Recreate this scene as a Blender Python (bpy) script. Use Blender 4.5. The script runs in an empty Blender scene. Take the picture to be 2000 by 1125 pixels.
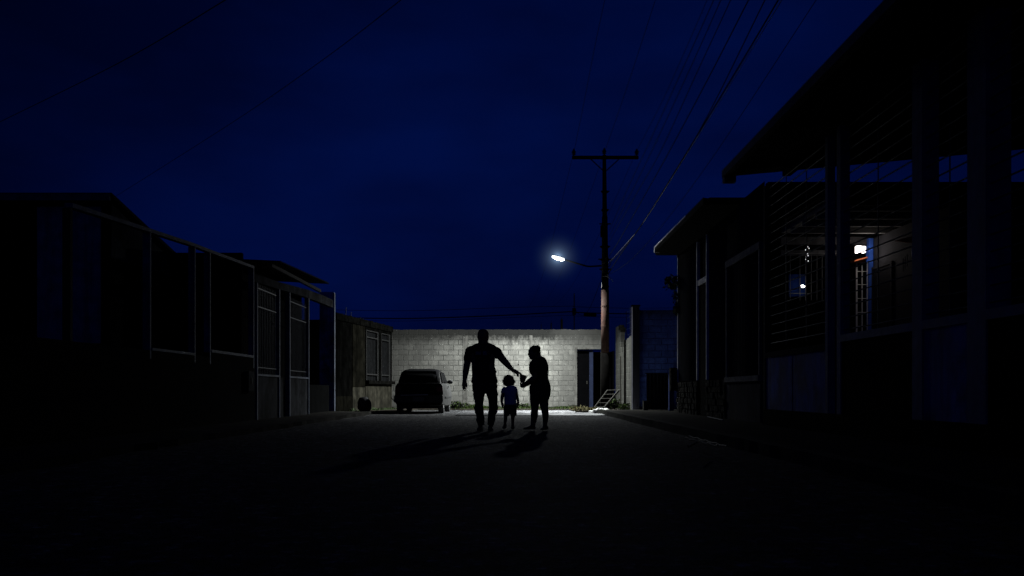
import bpy, math, random
from mathutils import Vector, noise
random.seed(7)
sc = bpy.context.scene
COL = sc.collection
F, CX, HZ, CAMH = 1780.0, 1000.0, 765.0, 0.70      # lens and eye level measured off the photo (2000 px wide)

def at(px, py, Y):                                 # a point of the street at depth Y
    return Vector(((px - CX) / F * Y, Y, CAMH + (HZ - py) / F * Y))

# ------------------------------------------------------------------ materials
def nd(nt, kind, **kw):
    n = nt.nodes.new(kind)
    for k, v in kw.items():
        setattr(n, k, v)
    return n

def mth(nt, op, a, b=None, c=None, clamp=False):
    n = nd(nt, 'ShaderNodeMath', operation=op, use_clamp=clamp)
    for i, v in enumerate((a, b, c)):
        if v is None: continue
        if isinstance(v, (int, float)): n.inputs[i].default_value = v
        else: nt.links.new(v, n.inputs[i])
    return n.outputs[0]

def mixc(nt, fac, a, b, mode='MIX'):
    n = nd(nt, 'ShaderNodeMix', data_type='RGBA', blend_type=mode)
    for i, v in ((0, fac), (6, a), (7, b)):
        if isinstance(v, (int, float)): n.inputs[i].default_value = v
        elif isinstance(v, tuple): n.inputs[i].default_value = (*v, 1) if len(v) == 3 else v
        else: nt.links.new(v, n.inputs[i])
    return n.outputs[2]

def nse(nt, vec, scale, detail=5, rough=.6):
    n = nd(nt, 'ShaderNodeTexNoise')
    n.inputs['Scale'].default_value = scale
    n.inputs['Detail'].default_value = detail
    n.inputs['Roughness'].default_value = rough
    nt.links.new(vec, n.inputs['Vector'])
    return n.outputs['Fac']

def ramp(nt, fac, lo, hi):
    n = nd(nt, 'ShaderNodeMapRange', clamp=True)
    nt.links.new(fac, n.inputs[0])
    n.inputs[1].default_value = lo; n.inputs[2].default_value = hi
    return n.outputs[0]

def scaled(nt, vec, s):
    n = nd(nt, 'ShaderNodeVectorMath', operation='MULTIPLY')
    nt.links.new(vec, n.inputs[0]); n.inputs[1].default_value = s
    return n.outputs[0]

def start(name, rough=.8, metal=0.0, spec=.3):
    m = bpy.data.materials.new(name); m.use_nodes = True
    nt = m.node_tree
    b = nt.nodes['Principled BSDF']
    b.inputs['Roughness'].default_value = rough
    b.inputs['Metallic'].default_value = metal
    b.inputs['Specular IOR Level'].default_value = spec
    pos = nd(nt, 'ShaderNodeNewGeometry').outputs['Position']
    return m, nt, b, pos

def bump(nt, b, h, dist, strength=1.0):
    n = nd(nt, 'ShaderNodeBump')
    n.inputs['Distance'].default_value = dist; n.inputs['Strength'].default_value = strength
    nt.links.new(h, n.inputs['Height']); nt.links.new(n.outputs[0], b.inputs['Normal'])

def mat(name, col, rough=.8, scale=6.0, var=.35, streak=0.0, bmp=.003, metal=0.0, spec=.10, dirt=None):
    m, nt, b, pos = start(name, rough, metal, spec)
    f = nse(nt, pos, scale)
    lo = tuple(c * (1 - var) for c in col); hi = tuple(min(1, c * (1 + var)) for c in col)
    c = mixc(nt, ramp(nt, f, .3, .7), lo, hi)
    if streak:
        st = ramp(nt, nse(nt, scaled(nt, pos, (7, 7, .5)), 1.0, 6, .65), .45, .72)
        c = mixc(nt, mth(nt, 'MULTIPLY', st, streak), c, tuple(x * .18 for x in col))
    if dirt:
        d = ramp(nt, nse(nt, pos, 1.3, 6, .7), .45, .65)
        c = mixc(nt, d, c, dirt)
    nt.links.new(c, b.inputs['Base Color'])
    r = mth(nt, 'MULTIPLY_ADD', f, .25, rough - .12, clamp=True)
    nt.links.new(r, b.inputs['Roughness'])
    if bmp: bump(nt, b, nse(nt, pos, scale * 9, 4), bmp)
    return m

def block_mat(name, axes, col, mortar, bw=.39, bh=.2, mort=.020, top=None, grime=(.007, .007, .006), base=None, offs=(0, 0), streaks=.5, right=None):
    """Concrete blocks laid in courses; grime at the top edge (top), moss near the ground (base)."""
    m, nt, b, pos = start(name, .9, 0, .15)
    sep = nd(nt, 'ShaderNodeSeparateXYZ'); nt.links.new(pos, sep.inputs[0])
    wob = nse(nt, pos, 2.2, 3)
    com = nd(nt, 'ShaderNodeCombineXYZ')
    u = sep.outputs['X' if axes == 'X' else 'Y']; z = sep.outputs['Z']
    wob2 = nse(nt, scaled(nt, pos, (1, 1, 1.7)), 9.0, 4)
    nt.links.new(mth(nt, 'ADD', mth(nt, 'MULTIPLY_ADD', wob2, .022, offs[0]), u), com.inputs[0])
    nt.links.new(mth(nt, 'ADD', mth(nt, 'MULTIPLY_ADD', wob, .03, offs[1]), mth(nt, 'MULTIPLY_ADD', wob2, .012, z)), com.inputs[1])
    br = nd(nt, 'ShaderNodeTexBrick')
    nt.links.new(com.outputs[0], br.inputs['Vector'])
    br.inputs['Scale'].default_value = 1
    br.inputs['Brick Width'].default_value = bw; br.inputs['Row Height'].default_value = bh
    br.inputs['Mortar Size'].default_value = mort; br.inputs['Mortar Smooth'].default_value = .5
    br.inputs['Bias'].default_value = 0
    br.inputs['Color1'].default_value = (*[c * .80 for c in col], 1); br.inputs['Color2'].default_value = (*[min(1, c * 1.10) for c in col], 1)
    br.inputs['Mortar'].default_value = (*mortar, 1)
    gap = ramp(nt, nse(nt, pos, 3.1, 6, .75), .34, .62)          # mortar is smeared over in places
    fac = mth(nt, 'MULTIPLY', br.outputs['Fac'], gap)
    c = mixc(nt, fac, mixc(nt, br.outputs['Fac'], br.outputs['Color'], col), mortar)
    fine = nse(nt, pos, 26, 5, .7)
    c = mixc(nt, ramp(nt, fine, .62, .30), c, mixc(nt, 1.0, c, (.6, .6, .58), 'MULTIPLY'))
    blot = ramp(nt, nse(nt, pos, 1.3, 8, .78), .45, .55)
    c = mixc(nt, mth(nt, 'MULTIPLY', blot, .72), c, tuple(x * .40 for x in col))
    blot2 = ramp(nt, nse(nt, pos, 4.5, 6, .8), .48, .58)
    c = mixc(nt, mth(nt, 'MULTIPLY', blot2, .68), c, tuple(x * .45 for x in col))
    if streaks:
        st = ramp(nt, nse(nt, scaled(nt, pos, (5, 5, .45)), 1.0, 6, .7), .5, .75)
        c = mixc(nt, mth(nt, 'MULTIPLY', st, streaks), c, tuple(x * .3 for x in col))
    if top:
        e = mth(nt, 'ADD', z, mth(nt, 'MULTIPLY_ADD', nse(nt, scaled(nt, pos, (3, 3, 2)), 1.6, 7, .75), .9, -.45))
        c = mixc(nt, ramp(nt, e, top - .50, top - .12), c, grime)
    if right:  # darker wall ends: the lamp's falloff put into the block colour
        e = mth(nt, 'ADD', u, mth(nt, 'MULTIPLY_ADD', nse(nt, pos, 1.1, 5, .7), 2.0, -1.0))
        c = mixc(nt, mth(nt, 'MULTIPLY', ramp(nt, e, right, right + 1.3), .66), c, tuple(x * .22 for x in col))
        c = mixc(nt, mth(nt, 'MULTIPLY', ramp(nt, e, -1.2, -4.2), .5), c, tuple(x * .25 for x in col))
    if base:
        e = mth(nt, 'ADD', z, mth(nt, 'MULTIPLY_ADD', nse(nt, pos, 3.5, 6, .7), .5, -.25))
        c = mixc(nt, ramp(nt, e, base, base - .22), c, (.022, .026, .012))
    nt.links.new(c, b.inputs['Base Color'])
    h = mth(nt, 'SUBTRACT', mth(nt, 'MULTIPLY', fine, .35), fac)
    bump(nt, b, h, .012, .9)
    return m

def emis(name, col, strength):
    m = bpy.data.materials.new(name); m.use_nodes = True
    b = m.node_tree.nodes['Principled BSDF']
    b.inputs['Base Color'].default_value = (*col, 1)
    b.inputs['Emission Color'].default_value = (*col, 1)
    b.inputs['Emission Strength'].default_value = strength
    return m

def road_mat():
    m, nt, b, pos = start('asphalt', .8, 0, .03)
    big = nse(nt, pos, .35, 5, .6); fine = nse(nt, pos, 55, 3, .7)
    c = mixc(nt, ramp(nt, big, .35, .65), (.026, .026, .027), (.042, .042, .041))
    vor = nd(nt, 'ShaderNodeTexVoronoi'); vor.inputs['Scale'].default_value = 42
    nt.links.new(pos, vor.inputs['Vector'])
    chip = ramp(nt, vor.outputs['Distance'], .30, .12)
    c = mixc(nt, mth(nt, 'MULTIPLY', chip, .6), c, (.13, .13, .125))
    crk = nd(nt, 'ShaderNodeTexVoronoi', feature='DISTANCE_TO_EDGE'); crk.inputs['Scale'].default_value = .42
    wv = nd(nt, 'ShaderNodeVectorMath', operation='ADD')
    nt.links.new(pos, wv.inputs[0])
    nx = nd(nt, 'ShaderNodeTexNoise'); nx.inputs['Scale'].default_value = 1.6; nt.links.new(pos, nx.inputs['Vector'])
    nt.links.new(nx.outputs['Color'], wv.inputs[1]); nt.links.new(wv.outputs[0], crk.inputs['Vector'])
    line = mth(nt, 'MULTIPLY', ramp(nt, crk.outputs['Distance'], .012, .003), .5)
    c = mixc(nt, mth(nt, 'MULTIPLY', line, .8), c, (.01, .01, .01))
    sy = nd(nt, 'ShaderNodeSeparateXYZ'); nt.links.new(pos, sy.inputs[0])
    pale_zone = mth(nt, 'MULTIPLY', ramp(nt, mth(nt, 'MULTIPLY_ADD', big, 3.0, sy.outputs['Y']), 29.6, 32.6), ramp(nt, mth(nt, 'MULTIPLY_ADD', big, 4.0, sy.outputs['X']), -.2, 3.0))
    c = mixc(nt, mth(nt, 'MULTIPLY', pale_zone, .85), c, (.17, .17, .168))  # road turns paler toward the end wall and the right
    agg = nd(nt, 'ShaderNodeTexVoronoi'); agg.inputs['Scale'].default_value = 24; nt.links.new(pos, agg.inputs['Vector'])
    sc_ = nd(nt, 'ShaderNodeSeparateColor'); nt.links.new(agg.outputs['Color'], sc_.inputs[0])
    c = mixc(nt, mth(nt, 'MULTIPLY', ramp(nt, sc_.outputs[0], .86, .89), .8), c, (.12, .12, .118))
    gr = ramp(nt, nse(nt, pos, 5.0, 5, .95), .44, .60)
    c = mixc(nt, 1.0, c, mixc(nt, gr, (.10, .10, .10), (2.3, 2.3, 2.35)), 'MULTIPLY')
    nt.links.new(c, b.inputs['Base Color'])
    nt.links.new(mth(nt, 'MULTIPLY_ADD', big, -.2, .95), b.inputs['Roughness'])
    h = mth(nt, 'SUBTRACT', mth(nt, 'MULTIPLY_ADD', gr, 1.2, mth(nt, 'MULTIPLY_ADD', chip, .6, fine)), line)
    bump(nt, b, h, .020, 1.0)
    return m

M = {}
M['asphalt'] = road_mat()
M['pavement'] = mat('dirty_pavement', (.022, .021, .019), .95, 4, .5, bmp=.012, spec=.01, dirt=(.009, .009, .0075))
M['kerb'] = mat('kerb_concrete', (.022, .022, .020), .95, 7, .4, bmp=.006, spec=.02, dirt=(.04, .04, .03))
M['concrete'] = mat('pale_concrete', (.42, .42, .40), .75, 5, .35, bmp=.006)
M['earth'] = mat('bare_earth', (.022, .019, .014), .95, 9, .5, bmp=.014)
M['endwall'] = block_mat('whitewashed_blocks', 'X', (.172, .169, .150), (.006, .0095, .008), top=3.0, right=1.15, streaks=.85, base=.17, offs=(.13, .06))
M['sidewall'] = block_mat('raw_grey_blocks', 'Y', (.045, .045, .037), (.085, .085, .075), top=2.9, base=.2, offs=(.1, .03))
M['bluewall'] = block_mat('blue_painted_blocks', 'X', (.10, .17, .50), (.018, .028, .08), bw=.42, bh=.21, top=3.55, grime=(.02, .03, .08), base=.3)
M['plaster'] = mat('pilaster_render', (.072, .070, .062), .9, 4, .4, streak=.8, bmp=.004)
M['oldwall'] = mat('stained_render', (.0125, .0118, .0085), .9, 3, .5, streak=.95, bmp=.005, dirt=(.0035, .0035, .0028))
M['oldcap'] = mat('mouldy_coping', (.0032, .0032, .0028), .95, 8, .8, streak=.6, bmp=.008, spec=0)
M['frame_paint'] = mat('pale_frame_paint', (.085, .10, .135), .7, 9, .45, streak=.7, bmp=.003, dirt=(.03, .032, .038))
M['blue_paint'] = mat('blue_gloss_paint', (.05, .14, .60), .4, 5, .2, bmp=.001)
M['blue_panel'] = mat('weathered_blue_panel', (.095, .15, .40), .8, 2.2, .6, streak=.75, bmp=.004, dirt=(.03, .035, .06))
M['pale_panel'] = mat('peeling_panel', (.026, .027, .03), .9, 3, .55, streak=.9, bmp=.005, spec=.02, dirt=(.004, .004, .004))
M['darkwall'] = mat('dark_render', (.0028, .003, .003), .95, 3, .4, streak=.5, bmp=.004, spec=.01)
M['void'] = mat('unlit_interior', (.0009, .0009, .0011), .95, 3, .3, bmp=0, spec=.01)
M['timber'] = mat('weathered_timber', (.016, .015, .014), .85, 7, .5, streak=.4)
M['zinc'] = mat('corrugated_zinc', (.020, .023, .032), .8, 3, .4, streak=.5, bmp=.001, metal=0, spec=.02, dirt=(.014, .014, .014))
M['zinc_dark'] = mat('rusted_roof_sheet', (.005, .005, .005), .95, 4, .4, bmp=.001, spec=.04)
M['gutter'] = mat('gutter_metal', (.75, .75, .73), .4, 6, .3, metal=.4, bmp=.001)
M['fascia'] = mat('eave_board', (.09, .092, .10), .8, 5, .4, bmp=.003)
M['stone'] = None
M['cornice'] = mat('dusty_cornice', (.085, .085, .088), .9, 4, .4, streak=.5, bmp=.003)
M['car_shade'] = mat('shaded_car_paint', (.0045, .0045, .005), .85, 5, .3, bmp=0, spec=.02)  # darkened copy of the car paint for its unlit faces
M['shaded_wall'] = mat('shaded_render', (.0022, .0022, .002), .95, 3, .6, streak=.9, bmp=.005, spec=0, dirt=(.0008, .0008, .0007))  # this and the next two: one stained wall, lamp shading in its colours
M['half_shaded_wall'] = mat('half_shaded_render', (.0055, .0052, .0038), .95, 3, .6, streak=.95, bmp=.005, spec=0, dirt=(.002, .002, .0016))
M['lit_wall'] = mat('lit_streaked_render', (.026, .0245, .018), .95, 3, .5, streak=.95, bmp=.005, spec=.01, dirt=(.008, .008, .006))
M['shutter'] = mat('grey_shutter', (.0055, .0058, .006), .9, 8, .4, streak=.7, bmp=.002, spec=.01)
M['white_trim'] = mat('white_trim_paint', (.70, .70, .69), .7, 9, .2, streak=.2, bmp=.001)
M['lintel_concrete'] = mat('lintel_concrete', (.16, .16, .155), .9, 8, .4, streak=.5, bmp=.005)
M['base_concrete'] = mat('streaked_concrete_panel', (.065, .065, .066), .9, 3, .5, streak=.9, bmp=.005, spec=.02)
M['shutter_blue'] = mat('dim_blue_shutter', (.012, .035, .17), .8, 5, .3, bmp=.001, spec=.02)
M['bar_paint'] = mat('pale_bar_paint', (.13, .13, .13), .7, 9, .2, bmp=0)
M['blue_post'] = mat('faded_blue_post', (.012, .025, .10), .8, 5, .3, bmp=.001)
M['sash'] = mat('dull_sash_paint', (.016, .016, .0155), .8, 9, .3, streak=.4, bmp=.001)
M['fence_post'] = mat('blue_grey_post_paint', (.09, .12, .21), .7, 6, .3, streak=.4, bmp=.001)
M['patch'] = mat('patched_render', (.16, .16, .19), .9, 4, .4, streak=.6, bmp=.003)
M['blue_strip'] = mat('blue_door_frame', (.006, .009, .022), .7, 5, .3, streak=.4, bmp=.001)
M['rust'] = mat('rusty_pole_steel', (.027, .0125, .0088), .85, 9, .5, streak=.6, bmp=.003, spec=.08, dirt=(.036, .024, .019))
M['creo'] = mat('dark_pole_steel', (.0016, .0015, .0014), .95, 6, .4, bmp=.002, spec=.0)
M['porcelain'] = mat('insulator_porcelain', (.06, .045, .04), .3, 6, .2, bmp=0)
M['cable'] = mat('black_cable', (.004, .004, .004), .9, 9, .2, bmp=0, spec=.05)
M['bare_cable'] = mat('aluminium_cable', (.10, .10, .10), .45, 9, .2, bmp=0, metal=.5)
M['steel'] = mat('bare_steel', (.018, .017, .014), .55, 14, .4, metal=.4, bmp=.001)
M['iron'] = mat('black_iron', (.010, .010, .011), .6, 9, .3, bmp=0)
M['grille'] = mat('grille_paint', (.030, .033, .042), .5, 9, .3, bmp=0)
M['white_iron'] = mat('white_painted_iron', (.74, .72, .70), .5, 9, .12, bmp=0)
M['ceil'] = mat('slab_ceiling', (.22, .217, .21), .85, 3, .3, bmp=.003)
M['tile'] = mat('terracotta', (.46, .13, .05), .75, 8, .35, bmp=.003)
M['porch_wall'] = mat('porch_render', (.032, .032, .036), .85, 4, .25, bmp=.002)
M['skin'] = mat('skin', (.17, .090, .060), .5, 30, .12, bmp=.0006)
M['hair'] = mat('dark_hair', (.012, .010, .009), .55, 40, .3, bmp=.002)
M['black_cloth'] = mat('black_cotton', (.014, .014, .017), .9, 20, .3, bmp=.001)
M['denim'] = mat('dark_denim', (.017, .018, .022), .9, 24, .3, bmp=.001)
M['blue_cloth'] = mat('blue_cotton', (.30, .34, .66), .9, 20, .15, bmp=.001)
M['grey_cloth'] = mat('dark_shorts_cloth', (.030, .030, .042), .9, 20, .2, bmp=.001)
M['print'] = mat('faded_print', (.13, .11, .13), .9, 30, .6, bmp=0)
M['shoe'] = mat('dark_shoe', (.02, .02, .02), .6, 20, .3, bmp=.001)
M['rubber'] = mat('sole_rubber', (.04, .04, .04), .8, 20, .3, bmp=.001)
M['paper'] = mat('dark_paper', (.05, .042, .034), .8, 14, .4, bmp=.002)
M['yellow'] = mat('yellow_label', (.55, .42, .03), .7, 14, .2, bmp=0)
M['carpaint'] = mat('grey_car_paint', (.040, .040, .039), .6, 5, .3, bmp=0, metal=0, spec=.03, dirt=(.024, .024, .023))
M['carglass'] = mat('tinted_car_glass', (.002, .002, .0025), .5, 5, .2, bmp=0, spec=.02)
M['trim'] = mat('black_trim', (.02, .02, .02), .6, 9, .3, bmp=.001)
M['chrome'] = mat('dull_chrome', (.42, .42, .42), .3, 9, .2, bmp=0, metal=.9)
M['taillight'] = mat('red_lens', (.04, .004, .003), .3, 9, .2, bmp=0, spec=.3)
M['plate'] = mat('number_plate', (.05, .05, .06), .5, 9, .2, bmp=0)
M['ink'] = mat('plate_ink', (.02, .02, .03), .6, 9, .1, bmp=0)
M['leaf'] = mat('weed_leaf', (.014, .024, .004), .6, 30, .5, bmp=0)
M['leaf_dark'] = mat('dull_leaf', (.035, .055, .02), .6, 30, .5, bmp=0)  # even green for the corner plants and sparse weeds
M['dry'] = mat('dry_grass', (.04, .035, .014), .8, 30, .5, bmp=0)
M['lens'] = emis('lit_lamp_lens', (.90, .97, 1.0), 5)
M['lantern_glow'] = emis('lit_lantern_glass', (1.0, .93, .90), 6)
M['chime_glow'] = emis('self_lit_glass', (.95, .95, 1.0), .7)  # glints put in as emission; the drops are no lamp
M['bulb_glow'] = emis('lit_bulb', (1.0, .97, .93), 6)

def stone_mat():
    m, nt, b, pos = start('stone_cladding', .95, 0, .02)
    v = nd(nt, 'ShaderNodeTexVoronoi', feature='DISTANCE_TO_EDGE'); v.inputs['Scale'].default_value = 7
    nt.links.new(pos, v.inputs['Vector'])
    v2 = nd(nt, 'ShaderNodeTexVoronoi'); v2.inputs['Scale'].default_value = 7; nt.links.new(pos, v2.inputs['Vector'])
    e = ramp(nt, v.outputs['Distance'], .02, .10)
    g = nd(nt, 'ShaderNodeSeparateColor'); nt.links.new(v2.outputs['Color'], g.inputs[0])
    c = mixc(nt, g.outputs[0], (.008, .0075, .006), (.042, .040, .034))
    c = mixc(nt, e, (.012, .012, .011), c)
    nt.links.new(c, b.inputs['Base Color'])
    bump(nt, b, mth(nt, 'MULTIPLY_ADD', g.outputs[1], .7, e), .03)
    return m
M['stone'] = stone_mat()

# ------------------------------------------------------------------ mesh builder
class MB:
    def __init__(s): s.v, s.f = [], []
    def add(s, vs, fs):
        n = len(s.v); s.v += [Vector(p) for p in vs]; s.f += [tuple(i + n for i in f) for f in fs]; return s
    def box(s, x0, x1, y0, y1, z0, z1):
        x0, x1 = sorted((x0, x1)); y0, y1 = sorted((y0, y1)); z0, z1 = sorted((z0, z1))
        return s.add([(x0, y0, z0), (x1, y0, z0), (x1, y1, z0), (x0, y1, z0), (x0, y0, z1), (x1, y0, z1), (x1, y1, z1), (x0, y1, z1)],
                     [(3, 2, 1, 0), (4, 5, 6, 7), (0, 1, 5, 4), (1, 2, 6, 5), (2, 3, 7, 6), (3, 0, 4, 7)])
    def prism(s, pts, d):                       # polygon of 3-D points swept by vector d
        d = Vector(d); n = len(pts); a = [Vector(p) for p in pts]
        fs = [tuple(range(n))[::-1], tuple(range(n, 2 * n))] + [(i, (i + 1) % n, (i + 1) % n + n, i + n) for i in range(n)]
        return s.add(a + [p + d for p in a], fs)
    def tube(s, pts, r, n=8, r2=None):
        pts = [Vector(p) for p in pts]; k = len(pts)
        vs, fs = [], []
        for i, p in enumerate(pts):
            t = (pts[min(i + 1, k - 1)] - pts[max(i - 1, 0)]).normalized()
            h = Vector((0, 0, 1)) if abs(t.z) < .9 else Vector((0, 1, 0))
            u = t.cross(h).normalized(); w = u.cross(t)
            rr = r if r2 is None else r + (r2 - r) * i / max(1, k - 1)
            if isinstance(r, (list, tuple)): rr = r[i]
            vs += [p + u * rr * math.cos(2 * math.pi * j / n) + w * rr * math.sin(2 * math.pi * j / n) for j in range(n)]
        for i in range(k - 1):
            fs += [(i * n + j, i * n + (j + 1) % n, (i + 1) * n + (j + 1) % n, (i + 1) * n + j) for j in range(n)]
        fs += [tuple(range(n))[::-1], tuple(range((k - 1) * n, k * n))]
        return s.add(vs, fs)
    def loft(s, rings, n=18):                   # rings: (centre, half width, half depth) along a path across the picture plane
        k = len(rings); vs, fs = [], []
        for i, (p, a, b) in enumerate(rings):
            t = (Vector(rings[min(i + 1, k - 1)][0]) - Vector(rings[max(i - 1, 0)][0])).normalized()
            v = Vector((0, 1, 0)); v = v - t * v.dot(t)
            if v.length < .3: v = Vector((0, 0, 1)) - t * t.z
            v.normalize(); u = v.cross(t)
            vs += [Vector(p) + u * a * math.cos(2 * math.pi * j / n) + v * b * math.sin(2 * math.pi * j / n) for j in range(n)]
        for i in range(k - 1):
            fs += [(i * n + j, i * n + (j + 1) % n, (i + 1) * n + (j + 1) % n, (i + 1) * n + j) for j in range(n)]
        fs += [tuple(range(n))[::-1], tuple(range((k - 1) * n, k * n))]
        return s.add(vs, fs)
    def ball(s, c, rx, ry, rz, n=16, m=10):
        c = Vector(c); vs, fs = [c + Vector((0, 0, -rz))], []
        for i in range(1, m):
            a = -math.pi / 2 + math.pi * i / m
            vs += [c + Vector((rx * math.cos(a) * math.cos(2 * math.pi * j / n), ry * math.cos(a) * math.sin(2 * math.pi * j / n), rz * math.sin(a))) for j in range(n)]
        vs.append(c + Vector((0, 0, rz))); L = len(vs) - 1
        fs += [(0, 1 + (j + 1) % n, 1 + j) for j in range(n)]
        for i in range(m - 2):
            o = 1 + i * n
            fs += [(o + j, o + (j + 1) % n, o + n + (j + 1) % n, o + n + j) for j in range(n)]
        o = 1 + (m - 2) * n
        fs += [(o + j, o + (j + 1) % n, L) for j in range(n)]
        return s.add(vs, fs)
    def corrugated(s, a, b, z0, z1, nrm, pitch=.085, amp=.014, th=.004):   # sheet from a to b (x,y), profile waving along nrm
        a, b, nrm = Vector((*a, 0)), Vector((*b, 0)), Vector((*nrm, 0))
        L = (b - a).length; k = max(4, int(L / pitch * 4)); vs, fs = [], []
        z1f = z1 if callable(z1) else (lambda t: z1)
        for i in range(k + 1):
            t = i / k; p = a.lerp(b, t) + nrm * amp * math.sin(2 * math.pi * t * L / pitch)
            q = p - nrm * th
            vs += [(p.x, p.y, z0), (p.x, p.y, z1f(t)), (q.x, q.y, z1f(t)), (q.x, q.y, z0)]
        for i in range(k):
            o = i * 4
            fs += [(o + j, o + (j + 1) % 4, o + 4 + (j + 1) % 4, o + 4 + j) for j in range(4)]
        fs += [(0, 1, 2, 3), tuple(k * 4 + j for j in (3, 2, 1, 0))]
        return s.add(vs, fs)
    def build(s, name, m, parent=None, smooth=False, base=None):
        me = bpy.data.meshes.new(name)
        o = bpy.data.objects.new(name, me); COL.objects.link(o)
        off = Vector((0, 0, 0))
        if parent is not None:
            o.parent = parent
            off = Vector(parent.get('_org', (0, 0, 0)))
        elif base is not None:
            off = Vector(base); o.location = off; o['_org'] = tuple(off)
        else:
            lo = [min(p[i] for p in s.v) for i in range(3)]; hi = [max(p[i] for p in s.v) for i in range(3)]
            off = Vector(((lo[0] + hi[0]) / 2, (lo[1] + hi[1]) / 2, lo[2])); o.location = off; o['_org'] = tuple(off)
        if parent is not None: o['_org'] = tuple(off)
        me.from_pydata([tuple(p - off) for p in s.v], [], s.f)
        me.validate(); me.update()
        import bmesh
        bm = bmesh.new(); bm.from_mesh(me); bmesh.ops.recalc_face_normals(bm, faces=bm.faces); bm.to_mesh(me); bm.free()
        me.materials.append(m)
        if smooth:
            for p in me.polygons: p.use_smooth = True
        return o

def tag(o, label=None, cat=None, group=None, kind=None):
    if label: o['label'] = label
    if cat: o['category'] = cat
    if group: o['group'] = group
    if kind: o['kind'] = kind
    return o

def thing(name, label, cat, loc, group=None):
    o = bpy.data.objects.new(name, None); COL.objects.link(o)
    o.location = loc; o['_org'] = tuple(loc); o.empty_display_size = .2
    return tag(o, label, cat, group)

def remesh(o, voxel, smooth=4, wrinkle=0.0, wscale=6.0, stretch=(1, 1, 1), grow=.0045):
    a = o.modifiers.new('r', 'REMESH'); a.mode = 'VOXEL'; a.voxel_size = voxel
    b = o.modifiers.new('s', 'SMOOTH'); b.factor = .5; b.iterations = smooth
    dg = bpy.context.evaluated_depsgraph_get()
    me = bpy.data.meshes.new_from_object(o.evaluated_get(dg))
    o.modifiers.clear()
    mt = o.data.materials[0]; old = o.data; o.data = me; bpy.data.meshes.remove(old)
    me.materials.clear(); me.materials.append(mt)
    ns = [v.normal.copy() for v in me.vertices]
    for v, n in zip(me.vertices, ns):
            v.co += n * grow
            if not wrinkle: continue
            p = Vector((v.co.x * stretch[0], v.co.y * stretch[1], v.co.z * stretch[2])) * wscale
            v.co += n * wrinkle * (noise.fractal(p, .8, 2, 3))
    for p in me.polygons: p.use_smooth = True
    return o

# ------------------------------------------------------------------ the ground
b = MB()
xs = [-120, -40, -15] + [i * 1.0 for i in range(-10, 11)] + [15, 40, 120]
ys = [-30, -8] + [i * 1.0 for i in range(0, 44)] + [60, 120, 400]
for j, y in enumerate(ys):
    for i, x in enumerate(xs):
        b.v.append(Vector((x, y, .018 * noise.noise(Vector((x * .6, y * .6, 0))) if abs(x) < 11 and -1 < y < 42 else 0)))
for j in range(len(ys) - 1):
    for i in range(len(xs) - 1):
        o = j * len(xs) + i; b.f.append((o, o + 1, o + 1 + len(xs), o + len(xs)))
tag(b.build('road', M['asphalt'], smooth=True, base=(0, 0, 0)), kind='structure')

def slab(name, x0, x1, y0, y1, z, m, jag=0.0, sub=.5, sink=-.15):
    """raised slab with an uneven top and ragged outline"""
    b = MB(); nx = max(2, int(abs(x1 - x0) / sub)); ny = max(2, int(abs(y1 - y0) / sub))
    for j in range(ny + 1):
        for i in range(nx + 1):
            x = x0 + (x1 - x0) * i / nx; y = y0 + (y1 - y0) * j / ny
            if jag:
                if i in (0, nx): x += jag * noise.noise(Vector((x, y * 2.3, 4)))
                if j in (0, ny): y += jag * noise.noise(Vector((x * 2.3, y, 9)))
            b.v.append(Vector((x, y, z + .012 * noise.noise(Vector((x * 1.7, y * 1.7, 2))))))
    w = nx + 1
    for j in range(ny):
        for i in range(nx): b.f.append((j * w + i, j * w + i + 1, (j + 1) * w + i + 1, (j + 1) * w + i))
    rim = [i for i in range(w)] + [j * w + nx for j in range(1, ny + 1)] + [ny * w + i for i in range(nx - 1, -1, -1)] + [j * w for j in range(ny - 1, 0, -1)]
    n0 = len(b.v); b.v += [Vector((b.v[i].x, b.v[i].y, sink)) for i in rim]
    for k in range(len(rim)):
        l = (k + 1) % len(rim); b.f.append((rim[k], n0 + k, n0 + l, rim[l]))
    return tag(b.build(name, m, base=(0, 0, 0)), kind='structure')

slab('pavement', 2.93, 14, -6, 29.2, .125, M['pavement'])
slab('kerb', 2.75, 2.925, -6, 29.35, .135, M['kerb'], jag=.03, sub=.28)
slab('driveway', 2.62, 4.2, 29.45, 31.0, .060, M['concrete'], jag=.10, sub=.25)
def strip_mat():
    m, nt, b, pos = start('pale_concrete_strip', .9, 0, .02)
    sx = nd(nt, 'ShaderNodeSeparateXYZ'); nt.links.new(pos, sx.inputs[0])
    f = nse(nt, pos, 6, 5, .75)
    c = mixc(nt, ramp(nt, f, .35, .6), (.16, .16, .155), (.42, .42, .415))
    w = ramp(nt, mth(nt, 'MULTIPLY_ADD', f, 1.6, sx.outputs['X']), .5, 2.3)       # lamp falloff painted in: darker toward the car
    c = mixc(nt, w, (.03, .03, .03), c)
    nt.links.new(c, b.inputs['Base Color']); bump(nt, b, f, .01)
    return m
slab('road_strip', -1.6, 2.72, 26.2, 28.2, .022, strip_mat(), jag=.22, sub=.22, sink=-.02)
slab('verge', 2.2, 4.3, 31.05, 35.4, .05, M['earth'], jag=.25, sub=.3)
slab('pavement', -14, -4.35, -6, 28.4, .09, M['pavement'], jag=.12, sub=.4)
slab('verge', -6.6, -3.7, 28.45, 35.4, .04, M['earth'], jag=.3, sub=.35)
slab('verge', -3.6, 2.15, 34.55, 35.4, .05, M['earth'], jag=.18, sub=.22)

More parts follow.
